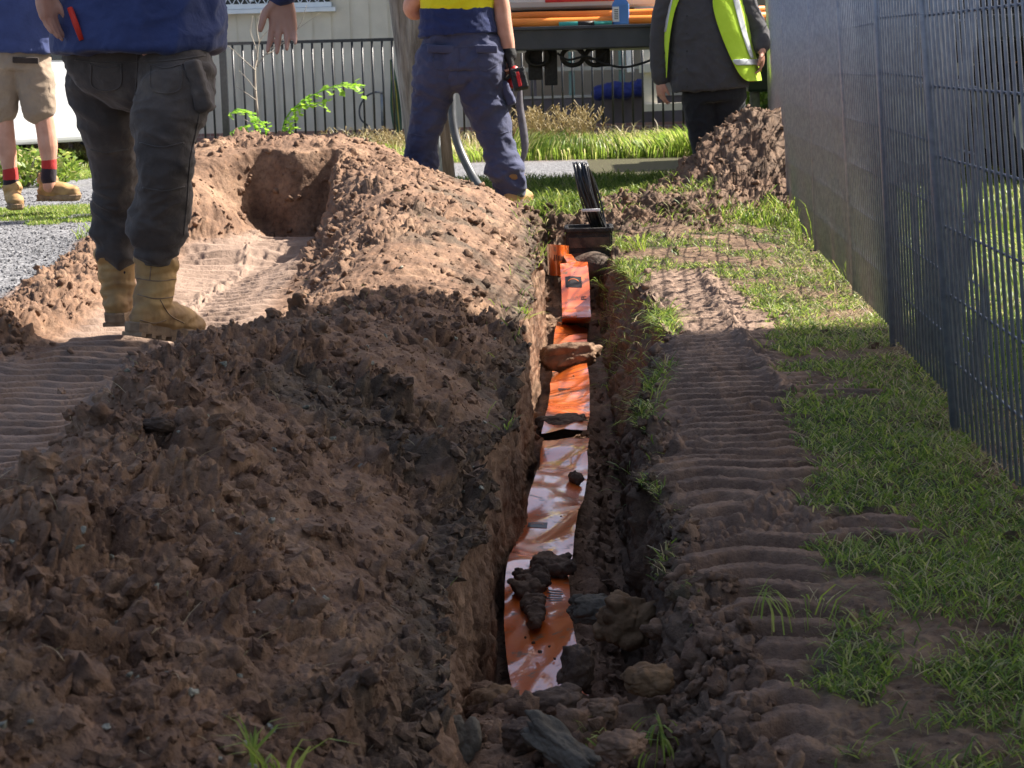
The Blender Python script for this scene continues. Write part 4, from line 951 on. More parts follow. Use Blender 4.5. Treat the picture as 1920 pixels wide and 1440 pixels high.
def rect2d(cx, cy, w_, h_, n=8):
    xs_ = np.linspace(cx-w_/2, cx+w_/2, n); ys_ = np.linspace(cy-h_/2, cy+h_/2, n); V = np.array([(x, y) for x in xs_ for y in ys_])
    return V, [(i*n+j, (i+1)*n+j, (i+1)*n+j+1, i*n+j+1) for i in range(n-1) for j in range(n-1)]
def arc2d(cx, cy, r, wd_, a0, a1, n=16):
    V = []; 
    for k in range(n+1):
        a = a0+(a1-a0)*k/n; V += [(cx+math.cos(a)*r, cy+math.sin(a)*r), (cx+math.cos(a)*(r-wd_), cy+math.sin(a)*(r-wd_))]
    return np.array(V), [(2*k, 2*k+1, 2*k+3, 2*k+2) for k in range(n)]
def ink(rb, items, name, par, m_=None, lift=.0012):
    V2, F2 = [], []; n = 0
    for V, F in items: V2.append(V); F2 += [tuple(i+n for i in f) for f in F]; n += len(V)
    V2 = np.concatenate(V2); P = rb.at(V2[:, 1], V2[:, 0], np.full(len(V2), lift)); me = bpy.data.meshes.new(name); me.from_pydata([tuple(p) for p in P], [], F2); me.update(); return put(name, me, m_ or INK, par)
ORNG = noisy('tape_orange_print', (.6, .15, .04), (.7, .2, .05), 20, .35)
def logo(rb, u, v, par, s=.06):
    ink(rb, [rect2d(v, u, s, s)], 'logo', par); ink(rb, [arc2d(v, u-.1*s, s*.36, s*.05, .35, math.pi-.35)], 'logo_arc', par, ORNG, .002)
T0 = empty('warning_tape', (0, 0, 0), label='orange foil warning tape running along the bottom of the trench', cat='warning tape')
def tp(lst): return [GZ(x, y, z) for x, y, z in lst]
A = Ribbon(tp([(1040, 1372, -.40), (1036, 1325, -.335), (1016, 1215, -.30), (1008, 1130, -.285), (1008, 1075, -.275), (1020, 1030, -.285), (1040, 950, -.285), (1056, 880, -.285), (1062, 830, -.275)]), .148, 4, .013, roll=[.05, .2, .28, -.1, -.22, .1, .2, -.15, -.2, .25, .0])
o = put('tape_strip', A.mesh('tape_strip'), TAPE, T0)
logo(A, A.L*.56, -.03, T0, .05); 
it = [polys2d('/'*10, .03, .045, A.L*.30+k*.012, 1.57, 1.0) for k in range(0)]
blk = []
for (v, u) in ((.035, A.L*.36), (.04, A.L*.28)):
    for k in range(5): blk.append(rect2d(v, u-.03+k*.017, .038 if k % 2 else .03, .0075, 4))
for b4 in range(2): ink(A, blk[b4*5:b4*5+5], 'printed_text', T0)
B_ = Ribbon(tp([(1058, 812, -.262), (1062, 795, -.262), (1066, 770, -.285), (1068, 735, -.272), (1069, 700, -.28), (1069, 660, -.29), (1070, 632, -.28), (1074, 606, -.32)]), .146, 9, .013, roll=[.1, -.25, .2, .3, -.2, .1, -.3, .2])
put('tape_strip', B_.mesh('tape_strip'), TAPE, T0); logo(B_, B_.L*.3, -.02, T0, .045)
Yt = 8.85
C_ = Ribbon([GZ(1078, 618, -.35), PY(1081, 600, 8.6), PY(1080, 570, 8.72), PY(1079, 535, 8.8), PY(1077, 506, 8.9), PY(1076, 492, 9.0)], .13, 14, .006)
put('tape_strip', C_.mesh('tape_strip'), TAPE, T0)
logo(C_, C_.L*.8, -.008, T0, .075); ink(C_, [polys2d('Here', .04, 0, C_.L*.17)], 'printed_text', T0); ink(C_, [polys2d('FI', .032, .038, C_.L*.70, 1.57)], 'printed_text', T0)
# upright loop of tape
pts = [PY(1066, 490, 9.25), PY(1060, 489, 9.12), PY(1044, 488, 9.06), PY(1031, 487, 9.12), PY(1026, 486, 9.28)]
Dd = Ribbon(pts, .15, 21, .003, upv=Vector((0, -.05, 1)), roll=[math.pi/2]*2)
put('tape_loop', Dd.mesh('tape_loop'), TAPE, T0)
Ee = Ribbon([PY(1062, 478, 9.15), PY(1076, 497, 9.0), PY(1090, 515, 8.92), PY(1096, 545, 8.9)], .05, 31, .004, upv=Vector((.3, -1, .4)))
put('tape_fold', Ee.mesh('tape_fold', nv=10), TAPE, T0)
txt = [];
for k in range(9): txt.append(rect2d(.012 if k % 2 else .01, Dd.L*.35+k*.008, .03 if k % 3 else .022, .0035, 3))
ink(Dd, txt, 'printed_text', T0)

# ================================================================== PIT AND CABLE COIL
PITM = noisy('pit_plastic', (.012, .012, .014), (.04, .035, .03), 25, .55, .3, 80); DUSTY = noisy('dusty_plastic', (.05, .035, .028), (.13, .09, .065), 18, .8, .3, 80)
c = PY(1105, 470, 9.35); pit = empty('cable_pit', (c.x, 9.45, c.z-.12), label='black plastic cable pit sunk at far end of the trench below the coil', cat='cable pit')
w_ = .2
mb = MB(); zt = PY(1100, 428, 9.45).z
for (x, y, dx, dy) in ((0, -.1, .21, .018), (0, .1, .21, .018), (-.105, 0, .018, .182), (.105, 0, .018, .182)): mb.box((x, y, .0), (dx, dy, .2), None, .004)
o = mb.build('pit_wall', PITM, pit); o.location = (0, 0, zt-.1-pit.location.z)
mb = MB()
for (x, y, dx, dy) in ((0, -.11, .225, .022), (0, .11, .225, .022), (-.11, 0, .022, .2), (.11, 0, .022, .2)): mb.box((x, y, 0), (dx, dy, .022), None, .005)
o = mb.build('pit_rim', PITM, pit); o.location = (0, 0, zt-pit.location.z)
mb = MB(); mb.box((0, -.112, 0), (.2, .006, .05)); mb.box((-.02, -.112, -.07), (.14, .008, .035)); o = mb.build('rib', DUSTY, pit); o.location = (0, 0, zt-.06-pit.location.z)
mb = MB(); limb(mb, [(-.08, -.18, -.19), (.02, -.17, -.17), (.1, -.16, -.2)], [.06, .075, .06], 12); o = put('conduit_bend', remesh(mb, .008, 3), DUSTY, pit); o.location = (0, 0, zt-pit.location.z)
CABLE = noisy('black_cable', (.008, .008, .01), (.018, .018, .022), 30, .28, 0, None, .6)
coil = empty('cable_coil', PY(1108, 424, 9.5).to_tuple(), label='upright coil of shiny black cable standing in the pit at trench end', cat='cable coil')
mb = MB(); r_ = random.Random(3)
c0 = PY(1107, 372, 9.5); Rt = Euler((0, R(-15), R(80+8))).to_matrix()
for k in range(20):
    a_, b_ = .026+.014*r_.random(), .165+.012*r_.random(); off = (k-9.5)*.0034; yaw = R(74+14*r_.random()); pts = []
    for i in range(37):
        th = 2*math.pi*i/36; p = Vector((math.sin(th)*a_*1.9, off+.004*math.sin(3*th+k), math.cos(th)*b_)); pts.append(c0+Euler((0, 0, yaw)).to_matrix() @ p + Vector((-.28*p.z, 0, 0)))
    mb.tube(pts, .0046, 7, False)
me = mb.mesh('cable', True); o = put('cable', me, CABLE, coil); childfix(coil)
mb = MB(); mb.box(c0+Vector((.0, -.11, -.05)), (.09, .012, .014), None, .003); mb.build('cable_tie', noisy('white_tie', (.7, .7, .7), (.8, .8, .8)), coil); childfix(coil)

# ================================================================== MESH FENCE ON THE RIGHT
FST = noisy('grey_powder_steel', (.26, .275, .33), (.34, .36, .42), 40, .42, .06, 300, .5, .35)
def panel(x0, y0, x1, y1, zb0, zb1, lean, label, h=1.85, pitch=.058, post='near', grp='mesh panels of the grey security fence', wr_r=.004):
    root = empty('fence_panel', (x0, y0, (zb0)), label=label, cat='fence panel', group=grp)
    d = Vector((x1-x0, y1-y0, zb1-zb0)); L = math.hypot(d.x, d.y); dh = d/L; up = Vector((-lean, 0, 1)).normalized()
    mb = MB(); n = int(L/pitch)
    for k in range(n+1):
        b0 = dh*(k*pitch+.03); mb.tube([b0, b0+up*h], wr_r, 6)
    ins = Vector((0, 1, 0)).cross(up)*-1
    z = .155
    while z < h:
        for s_ in (1,): mb.tube([dh*0+up*z+Vector((.0068*s_, 0, 0)), dh*L+up*z+Vector((.0068*s_, 0, 0))], .0032, 6)
        z += .166
    mb.build('wire_mesh', FST, root, True)
    for b0 in ((Vector((-.0, -.0, -.06)),) if post == 'near' else (Vector((0, 0, -.06)), dh*L)):
        mb = MB(); mb.tube([b0, b0+up*(h+.1)], .011, 10); mb.build('post', FST, root, True)
    return root
def fp(px, py, z=0.0): p = GZ(px, py, z); return p.x, p.y
panel(.925, 4.62, .905, 2.2, .01, .0, .085, 'nearest fence panel cut by the right picture edge with lit lawn behind it', wr_r=.0042)
panel(1.0, 5.98, .965, 4.66, .03, .02, .055, 'second nearest fence panel with finely striped dark mesh')
panel(1.075, 7.3, 1.03, 6.0, .02, .02, .06, 'third fence panel from the right showing its cross wires clearly')
panel(1.155, 9.1, 1.09, 7.34, .01, .01, .03, 'fourth fence panel from the right beside the tall grass blades')
panel(1.23, 10.9, 1.17, 9.12, .0, .0, .03, 'fifth fence panel with narrow bright slit of light beside the dirt heap')
panel(1.37, 13.2, 1.25, 10.95, .0, .0, .02, 'farthest fence panel behind the smaller dirt heap')
for i, (x0, y0, x1, y1, lb) in enumerate(((1.08, 5.95, 1.03, 4.75, 'backing fence panel standing close behind the second panel'), (1.30, 9.9, 1.17, 7.25, 'backing fence panel standing behind the fourth panel'), (1.45, 12.9, 1.33, 10.0, 'backing fence panel standing behind the fifth and farthest panels'))):
    panel(x0, y0, x1, y1, .0, .0, .05, lb, grp='backing panels of the grey security fence', pitch=.066, wr_r=.003)
# ================================================================== UNSEEN SLAB ON POSTS, ADDED TO SHADE THE FOREGROUND
mb = MB(); mb.box((8.6, -1.55, 8.1), (11.2, 22.2, .3)); o = mb.build('shade_blocker', noisy('shade_blocker_steel', (.3, .3, .31), (.36, .36, .37)), None); tag(o, kind='structure')
mb = MB()
for x in (3.4, 8, 13):
    for y in (-11, -2): mb.box((x, y, 4), (.25, .25, 8))
mb.build('shade_blocker_posts', noisy('post_steel', (.3, .3, .3), (.35, .35, .35)), o)

# ================================================================== TIMBER POLE
def timber():
    M, t, b = mat('weathered_pole'); L = t.links.new; tc = nd(t, 'ShaderNodeTexCoord'); mp = nd(t, 'ShaderNodeMapping'); mp.inputs['Scale'].default_value = (1, 1, .12); L(tc.outputs['Object'], mp.inputs[0])
    n = nd(t, 'ShaderNodeTexNoise', i_Scale=28, i_Detail=6, i_Roughness=.7); L(mp.outputs[0], n.inputs['Vector']); r = ramp(t, [(.3, (.09, .075, .062)), (.5, (.27, .24, .21)), (.7, (.42, .39, .355))], n.outputs[0])
    n2 = nd(t, 'ShaderNodeTexNoise', i_Scale=5, i_Detail=3); L(mp.outputs[0], n2.inputs['Vector']); r2 = ramp(t, [(.38, (.75, .62, .5)), (.5, (1, 1, 1))], n2.outputs[0])
    mx = nd(t, 'ShaderNodeMix', data_type='RGBA', blend_type='MULTIPLY'); mx.inputs[0].default_value = 1; L(r.outputs[0], mx.inputs['A']); L(r2.outputs[0], mx.inputs['B']); L(mx.outputs['Result'], b.inputs['Base Color'])
    bp = nd(t, 'ShaderNodeBump', i_Strength=.9, i_Distance=.02); L(n.outputs[0], bp.inputs['Height']); L(bp.outputs[0], b.inputs['Normal']); b.inputs['Roughness'].default_value = .85; return M
TIM = timber(); Yp = 13.1
pb = PY(812, 340, Yp); pt = PY(772, 0, Yp); up_ = (pt-pb).normalized()
pole = empty('timber_pole', (pb.x, Yp, 0), label='thick weathered timber power pole behind the worker in navy trousers', cat='pole')
b0 = pb-up_*(pb.z+.1)/up_.z; mb = MB(); P = [b0+up_*k*.25 for k in range(34)]; mb.tube(P, [.158-.0012*k for k in range(34)], 28)
me = mb.mesh('pole_shaft', True); V, N = getco(me); setco(me, V+N*(.006*perlin(V*np.array([18, 18, 1.2]), 3))[:, None]); put('pole_shaft', me, TIM, pole)
GALV = noisy('grey_conduit', (.28, .3, .32), (.4, .42, .44), 20, .4, 0, None, .5, .4)
mb = MB(); a_ = PY(826, 330, Yp-.17); b_ = PY(812, 150, Yp-.17); mb.tube([a_-Vector((0, 0, .3)), a_, b_, b_+(b_-a_)], .018, 10); mb.build('conduit', GALV, pole, True); childfix(pole)
HOSE = noisy('dark_grey_hose', (.05, .055, .06), (.1, .105, .115), 12, .4, 0, None, .5)
mb = MB(); mb.tube(spline([PY(843, 120, 12.6), PY(846, 180, 12.6), PY(850, 235, 12.55), PY(862, 280, 12.5), PY(884, 326, 12.4), PY(900, 352, 12.3)], 8), .028, 14); o = mb.build('conduit_pipe', HOSE, None, True); tag(o, 'thick dark grey flexible pipe curving down between the legs of the worker with drill', 'pipe')
mb = MB(); rb = spline([PY(975, 165, 11.5), PY(975, 200, 11.5), PY(982, 250, 11.5), PY(984, 280, 11.5), PY(977, 310, 11.5)], 8)
V = []; F = []
for i, p in enumerate(rb):
    w2 = .012+.012*math.sin(math.pi*i/(len(rb)-1)); V += [p+Vector((-w2, 0, 0)), p+Vector((w2, .01, 0)), p+Vector((w2, .018, 0)), p+Vector((-w2, .008, 0))]
for i in range(len(rb)-1):
    for k in range(4): F.append((i*4+k, i*4+(k+1) % 4, (i+1)*4+(k+1) % 4, (i+1)*4+k))
o = MB().add(V, F).build('strap', noisy('grey_strap', (.16, .15, .17), (.22, .21, .24), 30, .5), None, True); tag(o, 'flat grey strap hanging down below the cordless drill', 'strap')

# ================================================================== POOL-STYLE FENCE
BLK = noisy('black_steel', (.012, .013, .016), (.028, .03, .036), 30, .4, .05, 200, .5)
Yf = 21.6; sp = 18.55*Yf/FPX
def poolpanel(x0, n, label, post=True):
    a = PY(x0, 250, Yf); root = empty('pool_fence', (a.x, Yf, 0), label=label, cat='fence', group='black picket fence panels before the house')
    L = n*sp; bar = None
    mb = MB(); mb.box((L/2, 0, 1.22), (L, .035, .035)); mb.build('top_rail', BLK, root); mb = MB(); mb.box((L/2, 0, .1), (L, .035, .035)); mb.build('bottom_rail', BLK, root)
    for k in range(1, n):
        if bar is None:
            mb = MB(); mb.tube([(0, 0, .09), (0, 0, 1.21)], .0125, 8); bar = mb.build('baluster', BLK, root, True); b = bar
        else:
            b = bar.copy(); COL.objects.link(b); b.parent = root
        b.location = (k*sp, 0, 0)
    mb = MB(); mb.box((0, 0, .65), (.075, .06, 1.3)); mb.box((0, 0, 1.31), (.085, .07, .02)); mb.build('post', BLK, root); return root
poolpanel(425-28*18.55*1, 28, 'black picket fence panel left of the corner post behind the walking man')
poolpanel(425, 28, 'black picket fence panel between the corner post and the man with the drill')
poolpanel(425+28*18.55, 28, 'black picket fence panel seen under the truck tray')
poolpanel(425+56*18.55, 28, 'black picket fence panel hidden mostly by the grey mesh fence at right')

# ================================================================== HOUSE
CLAD = noisy('beige_cladding', (.62, .57, .47), (.7, .65, .54), 3, .7, .08, 30, .3); BRK = None
def brick():
    M, t, b = mat('pink_brick'); L = t.links.new; tc = nd(t, 'ShaderNodeTexCoord'); mp = nd(t, 'ShaderNodeMapping'); mp.inputs['Rotation'].default_value = (R(90), 0, 0); L(tc.outputs['Object'], mp.inputs[0])
    k = nd(t, 'ShaderNodeTexBrick', i_Scale=4.2); k.inputs['Color1'].default_value = (.34, .2, .16, 1); k.inputs['Color2'].default_value = (.28, .15, .12, 1); k.inputs['Mortar'].default_value = (.4, .34, .3, 1); L(mp.outputs[0], k.inputs['Vector']); L(k.outputs[0], b.inputs['Base Color'])
    b.inputs['Roughness'].default_value = .9; return M
BRK = brick(); Yh = 24.0; sh_ = FPX/Yh
hs = empty('house', (-1.5, Yh, 0), label='beige clad house with pink brick base behind the black fence', cat='house')
X0, X1 = -9.0, PY(935, 100, Yh).x
def hb(name, m_, boxes, par=None, bev=0, smooth=False):
    mb = MB()
    for c, d in boxes: mb.box(Vector(c)-Vector((-1.5, Yh, 0)), d, None, bev)
    return mb.build(name, m_, par or hs)
zb = .16; bs = [(((X0+X1)/2, Yh+.15, zb+1.5), (X1-X0, .2, 3.0))]; x = X0; k = 0
while x < X1-.1:
    w_ = .235; bs.append(((x+w_/2-.012, Yh+.046, zb+1.5), (w_-.03, .012+.006*(k % 2), 3.0))); x += w_; k += 1
hb('wall', CLAD, bs)
hb('brick_base', BRK, [(((X0+X1)/2, Yh+.1, -.05), (X1-X0, .22, .42))])
WHT = noisy('white_frame', (.68, .74, .78), (.75, .8, .84), 10, .4)
wx0, wx1 = PY(398, 10, Yh).x, PY(622, 10, Yh).x; wz = PY(500, 16, Yh).z
win = hb('window', WHT, [(((wx0+wx1)/2, Yh, wz+.03), (wx1-wx0, .1, .06)), (((wx0+wx1)/2, Yh, wz+1.13), (wx1-wx0, .1, .06)), ((wx0+.03, Yh, wz+.6), (.06, .09, 1.02)), ((wx1-.03, Yh, wz+.6), (.06, .09, 1.02)), (((wx0+wx1)/2-.25, Yh, wz+.6), (.05, .085, 1.02)), (((wx0+wx1)/2, Yh-.02, wz-.03), (wx1-wx0+.1, .14, .05))])
GLS = noisy('window_glass', (.02, .025, .03), (.04, .045, .05), 2, .08, 0, None, .8)
hb('pane', GLS, [(((wx0+wx1)/2, Yh+.035, wz+.58), (wx1-wx0-.05, .01, 1.04))], win)
mb = MB(); n = 16
for k in range(-8, 22):
    for s_ in (-1, 1):
        a_ = Vector((wx0+.04+k*.105, Yh-.02, wz+.05)); b_ = a_+Vector((s_*.62, 0, 1.05))
        pts = []
        for j in range(13):
            u = j/12; p = a_.lerp(b_, u)
            if wx0+.05 < p.x < wx1-.05: pts.append(p-Vector((-1.5, Yh, 0)))
        if len(pts) > 1: mb.tube(pts, .006, 5)
mb.build('security_grille', WHT, win)
# recessed porch to the right, in the shade of the roof
YB = Yh+1.6; X2 = 9.0
DKW = noisy('porch_wall', (.42, .35, .28), (.48, .41, .33), 3, .8); DKL = noisy('porch_skirt', (.12, .1, .105), (.16, .135, .14), 4, .8)
pr = empty('porch', (X1, Yh, 0), label='open shaded porch with low brown wall to the right of the house wall', cat='porch')
def pb_(name, m_, boxes, par=None):
    mb = MB()
    for c, d in boxes: mb.box(Vector(c)-Vector((X1, Yh, 0)), d)
    return mb.build(name, m_, par or pr)
pb_('back_wall', DKW, [(((X1+X2)/2, YB, 1.6), (X2-X1, .15, 3.4))])
pb_('half_wall', DKL, [(((X1+X2)/2, Yh+.2, .32), (X2-X1, .15, .32))]); pb_('brick_base', BRK, [(((X1+X2)/2, Yh+.18, .0), (X2-X1, .2, .32))])
rz_ = PY(1070, 129, Yh).z
pb_('hand_rail', noisy('rail_paint', (.45, .42, .36), (.5, .47, .4)), [(((X1+X2)/2, Yh+.2, rz_), (X2-X1, .06, .05)), (((X1+X2)/2, Yh+.2, .5), (X2-X1, .18, .03))])
TEAL = noisy('teal_post', (.16, .25, .22), (.2, .3, .27)); CRM = noisy('cream_post', (.62, .58, .5), (.7, .66, .58), 6, .6)
for px, m_ in ((1072, TEAL), (1166, TEAL), (1000, DKL)): pb_('post', m_, [((PY(px, 150, Yh+.2).x, Yh+.24, 1.55), (.075, .075, 2.15))])
pb_('roof', noisy('roof_sheet', (.3, .3, .31), (.36, .36, .37)), [(((X1+X2)/2, Yh+.9, 2.95), (X2-X1, 2.6, .12))])
hb('roof', noisy('roof_sheet2', (.25, .25, .26), (.3, .3, .31)), [(((X0+X1)/2, Yh+1.2, 3.28), (X1-X0+.4, 3.6, .14))])
# white frame things on the near side of the porch
wf = empty('timber_stand', (PY(1212, 150, 22.6).x, 22.6, 0), label='cream timber post with cross rails standing right behind the black fence', cat='timber frame')
def wfb(name, boxes):
    mb = MB()
    for c, d, rt in boxes: mb.box(Vector(c)-Vector(wf.location), d, Euler((0, R(rt), 0)).to_matrix())
    return mb.build(name, CRM, wf)
a_ = PY(1212, 60, 22.6); b_ = PY(1220, 200, 22.6)
wfb('post', [(((a_.x+b_.x)/2, 22.6, (a_.z+b_.z)/2), (.15, .12, a_.z-b_.z), -3)])
a_ = PY(1205, 201, 22.55); b_ = PY(1320, 201, 22.55); wfb('low_rail', [(((a_.x+b_.x)/2, 22.5, a_.z), (b_.x-a_.x, .08, .085), -1)])
a_ = PY(1198, 128, 22.55); b_ = PY(1330, 124, 22.55); wfb('high_rail', [(((a_.x+b_.x)/2, 22.5, a_.z), (b_.x-a_.x, .06, .09), -1)])
mb = MB(); a_ = PY(1181, 110, 22.9); mb.box((0, 0, 0), (.085, .03, .32), Euler((0, R(-2), 0)).to_matrix(), .01); o = mb.build('white_board', noisy('white_board', (.62, .66, .7), (.72, .75, .78))); o.location = a_; tag(o, 'small blue-white board hanging left of the cream post', 'board')
# rolled blue tarp on the porch wall
mb = MB(); a_ = PY(1105, 178, 23.6); r_ = random.Random(5)
for k in range(9): mb.sphere((.12+.065*k, .0, .06+.02*math.sin(k*.9)+.03*(k > 2)), (.09, .1, .085+.02*r_.random()), 12)
me = remesh(mb, .014, 3); folds(me, .014, 8, 9, .8); o = put('blue_tarp', me, cloth('blue_tarpaulin', (.02, .035, .2), (.015, .025, .15), rough=.5)); o.location = (a_.x, 23.9, .48); tag(o, 'crumpled dark blue tarpaulin lying on the porch half wall', 'tarpaulin')
# tap, downpipe and hose by the wall
dp = empty('garden_tap', (PY(718, 200, 23.7).x, 23.7, 0), label='grey tap standpipe with hose loop against the beige wall', cat='tap')
lo = lambda p: p-Vector(dp.location)
mb = MB(); mb.tube([lo(PY(717, 172, 23.75)), lo(PY(719, 236, 23.75))], .028, 10); mb.tube([lo(PY(717, 174, 23.7)), lo(PY(700, 172, 23.65))], .014, 8); mb.build('standpipe', GALV, dp, True)
mb = MB(); mb.tube([lo(p) for p in spline([PY(706, 172, 23.6), PY(688, 180, 23.6), PY(675, 200, 23.6), PY(676, 222, 23.6), PY(690, 236, 23.6)], 8)], .012, 8); mb.build('hose_loop', HOSE, dp, True)
GH = noisy('green_hose', (.02, .06, .035), (.05, .11, .06), 6, .5); YH = noisy('yellow_hose', (.35, .3, .05), (.4, .34, .08), 6, .5)
hb2 = empty('garden_hose', (PY(742, 200, 23.6).x, 23.6, 0), label='bundle of green and yellow garden hose hanging beside the timber pole', cat='garden hose')
lo2 = lambda p: p-Vector(hb2.location)
for k in range(7):
    o_ = (k-3)*2.6; mb = MB(); mb.tube([lo2(p) for p in spline([PY(733, 112, 23.6), PY(738+o_*.5, 150, 23.55), PY(742+o_, 205, 23.55+.02*k), PY(748+o_*.6, 262, 23.5)], 8)], .014, 8); mb.build('hose', YH if k in (1, 4) else GH, hb2, True)

# ================================================================== TRUCK WITH LOW TRAY
YT = 13.25
TRY = noisy('charcoal_steel_tray', (.035, .04, .048), (.055, .06, .07), 6, .45, .05, 60, .5)
tk_ = empty('flatbed_truck', (PY(1250, 100, YT).x, YT, 0), label='dark flatbed truck with charcoal tray edge parked behind the workers', cat='truck')
L_ = lambda p: p-Vector(tk_.location)
zt_, zb_ = PY(1100, 49, YT).z, PY(1100, 92, YT).z; xa = PY(921, 70, YT).x; xb = xa+6.2
def tb(name, m_, boxes, bev=0, par=None):
    mb = MB()
    for c, d in boxes: mb.box(L_(Vector(c)), d, None, bev)
    return mb.build(name, m_, par or tk_)
tb('tray', TRY, [(((xa+xb)/2, YT+1.25, (zt_+zb_)/2), (xb-xa, 2.5, zt_-zb_))], .012)
tb('tray_edge', TRY, [(((xa+xb)/2, YT-.012, zt_-.006), (xb-xa, .03, .022))], .004)
for i, (px, w2, h2) in enumerate(((950, .07, .11), (1003, .10, .20), (1032, .09, .24), (1130, .1, .12))):
    a_ = PY(px, 95, YT+.3); tb('bracket', BLACKP, [((a_.x, YT+.35, zb_-h2/2-.001), (w2, .12, h2))], .006)
for px in (1008, 1074, 1118):
    a_ = PY(px, 106, YT+.25); mb = MB(); pts = [L_(a_+Vector((.075*math.cos(t_), 0, .06*math.sin(t_)))) for t_ in np.linspace(0, 2*math.pi, 25)]; mb.tube(pts, .017, 8, False); mb.build('rope_ring', BLACKP, tk_, True)
mb = MB(); mb.tube([L_(p) for p in spline([PY(1045, 100, YT+.1), PY(1065, 112, YT+.1), PY(1100, 106, YT+.1), PY(1130, 118, YT+.1), PY(1165, 126, YT+.1), PY(1200, 120, YT+.1), PY(1240, 104, YT+.1)], 10)], .008, 7); mb.tube([L_(p) for p in spline([PY(1085, 96, YT+.12), PY(1100, 108, YT+.12), PY(1120, 110, YT+.12), PY(1140, 94, YT+.12)], 8)], .008, 7); mb.build('air_line', BLACKP, tk_, True)
TYR = noisy('tyre_rubber', (.012, .012, .013), (.03, .03, .03), 30, .8, .3, 100); 
def wheel(par, c, r, w2, rimm, axis='Y', name='wheel'):
    mb = MB(); c = Vector(c); prof = [(-.5, .62), (-.5, .86), (-.42, .97), (-.2, 1), (.2, 1), (.42, .97), (.5, .86), (.5, .62)]; n = 40; V = []; F = []
    for k in range(n):
        a = 2*math.pi*k/n
        for (u, q_) in prof: V.append(c+Vector((math.cos(a)*r*q_, u*w2, math.sin(a)*r*q_)))
    m_ = len(prof)
    for k in range(n):
        for j in range(m_-1): F.append((k*m_+j, ((k+1) % n)*m_+j, ((k+1) % n)*m_+j+1, k*m_+j+1))
    t_ = MB().add(V, F).build('tyre', TYR, par, True)
    mb = MB(); V = []; F = []; prof = [(-.46, .64), (-.4, .6), (-.25, .5), (-.2, .3), (-.32, .16), (-.34, 0.001)]
    for k in range(n):
        a = 2*math.pi*k/n
        for (u, q_) in prof: V.append(c+Vector((math.cos(a)*r*q_, u*w2, math.sin(a)*r*q_)))
    m_ = len(prof)
    for k in range(n):
        for j in range(m_-1): F.append((k*m_+j, ((k+1) % n)*m_+j, ((k+1) % n)*m_+j+1, k*m_+j+1))
    rm = MB().add(V, F).build('rim', rimm, par, True)
    mb = MB(); mb.tube([c+Vector((0, -.3*w2, 0)), c+Vector((0, -.46*w2, 0)), c+Vector((0, -.5*w2, 0))], [.2*r, .19*r, .1*r], 12); mb.build('hub', GALV, par, True)
RIMW = noisy('pale_rim', (.4, .4, .36), (.55, .54, .48), 14, .6, .2, 50)
for dx in (2.9, 3.8): 
    for dy in (.15, 1.8): wheel(tk_, L_(Vector((xa+dx, YT+dy, .42))), .42, .24, RIMW)
tb('chassis', BLACKP, [(((xa+xb)/2+.6, YT+.7, zb_-.09), (xb-xa-1.4, .1, .14)), (((xa+xb)/2+.6, YT+1.4, zb_-.09), (xb-xa-1.4, .1, .14))])
wc = noisy('white_cab', (.6, .6, .6), (.66, .66, .66), 3, .3)
tb('cab', wc, [((xb+.9, YT+1.0, 1.45), (1.7, 2.0, 2.0))], .08); tb('cab_window', GLS, [((xb+1.0, YT-.005, 1.95), (1.0, .02, .6))])
wheel(tk_, L_(Vector((xb+1.0, YT+.15, .42))), .42, .24, RIMW)
# stabiliser leg beside the man in the vest
ST = empty('stabiliser_leg', (PY(1420, 120, 13.9).x, 13.9, 0), label='black stabiliser leg with red and yellow decals beside the man in the vest', cat='stabiliser')
l4 = lambda p: p-Vector(ST.location)
zt4, zb4 = PY(1418, 18, 13.9).z, PY(1418, 172, 13.9).z
mb = MB(); mb.box((0.02, 0, (zt4+zb4)/2), (.2, .2, zt4-zb4), None, .02); mb.build('leg_housing', noisy('black_green_paint', (.01, .022, .018), (.02, .035, .03), 8, .4), ST)
mb = MB(); mb.tube([(-.02, 0, zb4+.05), (-.02, 0, .05)], .036, 16); mb.tube([(-.02, 0, .06), (-.02, 0, .0)], .12, 20); mb.build('steel_foot', noisy('dull_chrome', (.4, .4, .38), (.55, .55, .52), 30, .35, 0, None, .5, .7), ST, True)
for py, hh, m_ in ((80, .055, REDP), (146, .055, REDP)):
    mb = MB(); mb.box(l4(PY(1408, py, 13.79)), (.05, .008, hh), None, .003); mb.build('red_reflector', m_, ST)
YEL = noisy('yellow_decal', (.6, .5, .04), (.65, .55, .05))
cu = polys2d('J', .14, 0, 0); V = [Vector((v[0], 0, v[1]))+l4(PY(1413, 117, 13.785)) for v in cu[0]]; MB().add(V, cu[1]).build('letter', YEL, ST)
V, F = rect2d(0, 0, .008, .1, 2); mb = MB(); c_ = l4(PY(1414, 116, 13.79))
mb.box(c_+Vector((0, 0, .072)), (.1, .006, .006)); mb.box(c_+Vector((.05, 0, 0)), (.006, .006, .14)); mb.build('decal_border', YEL, ST)
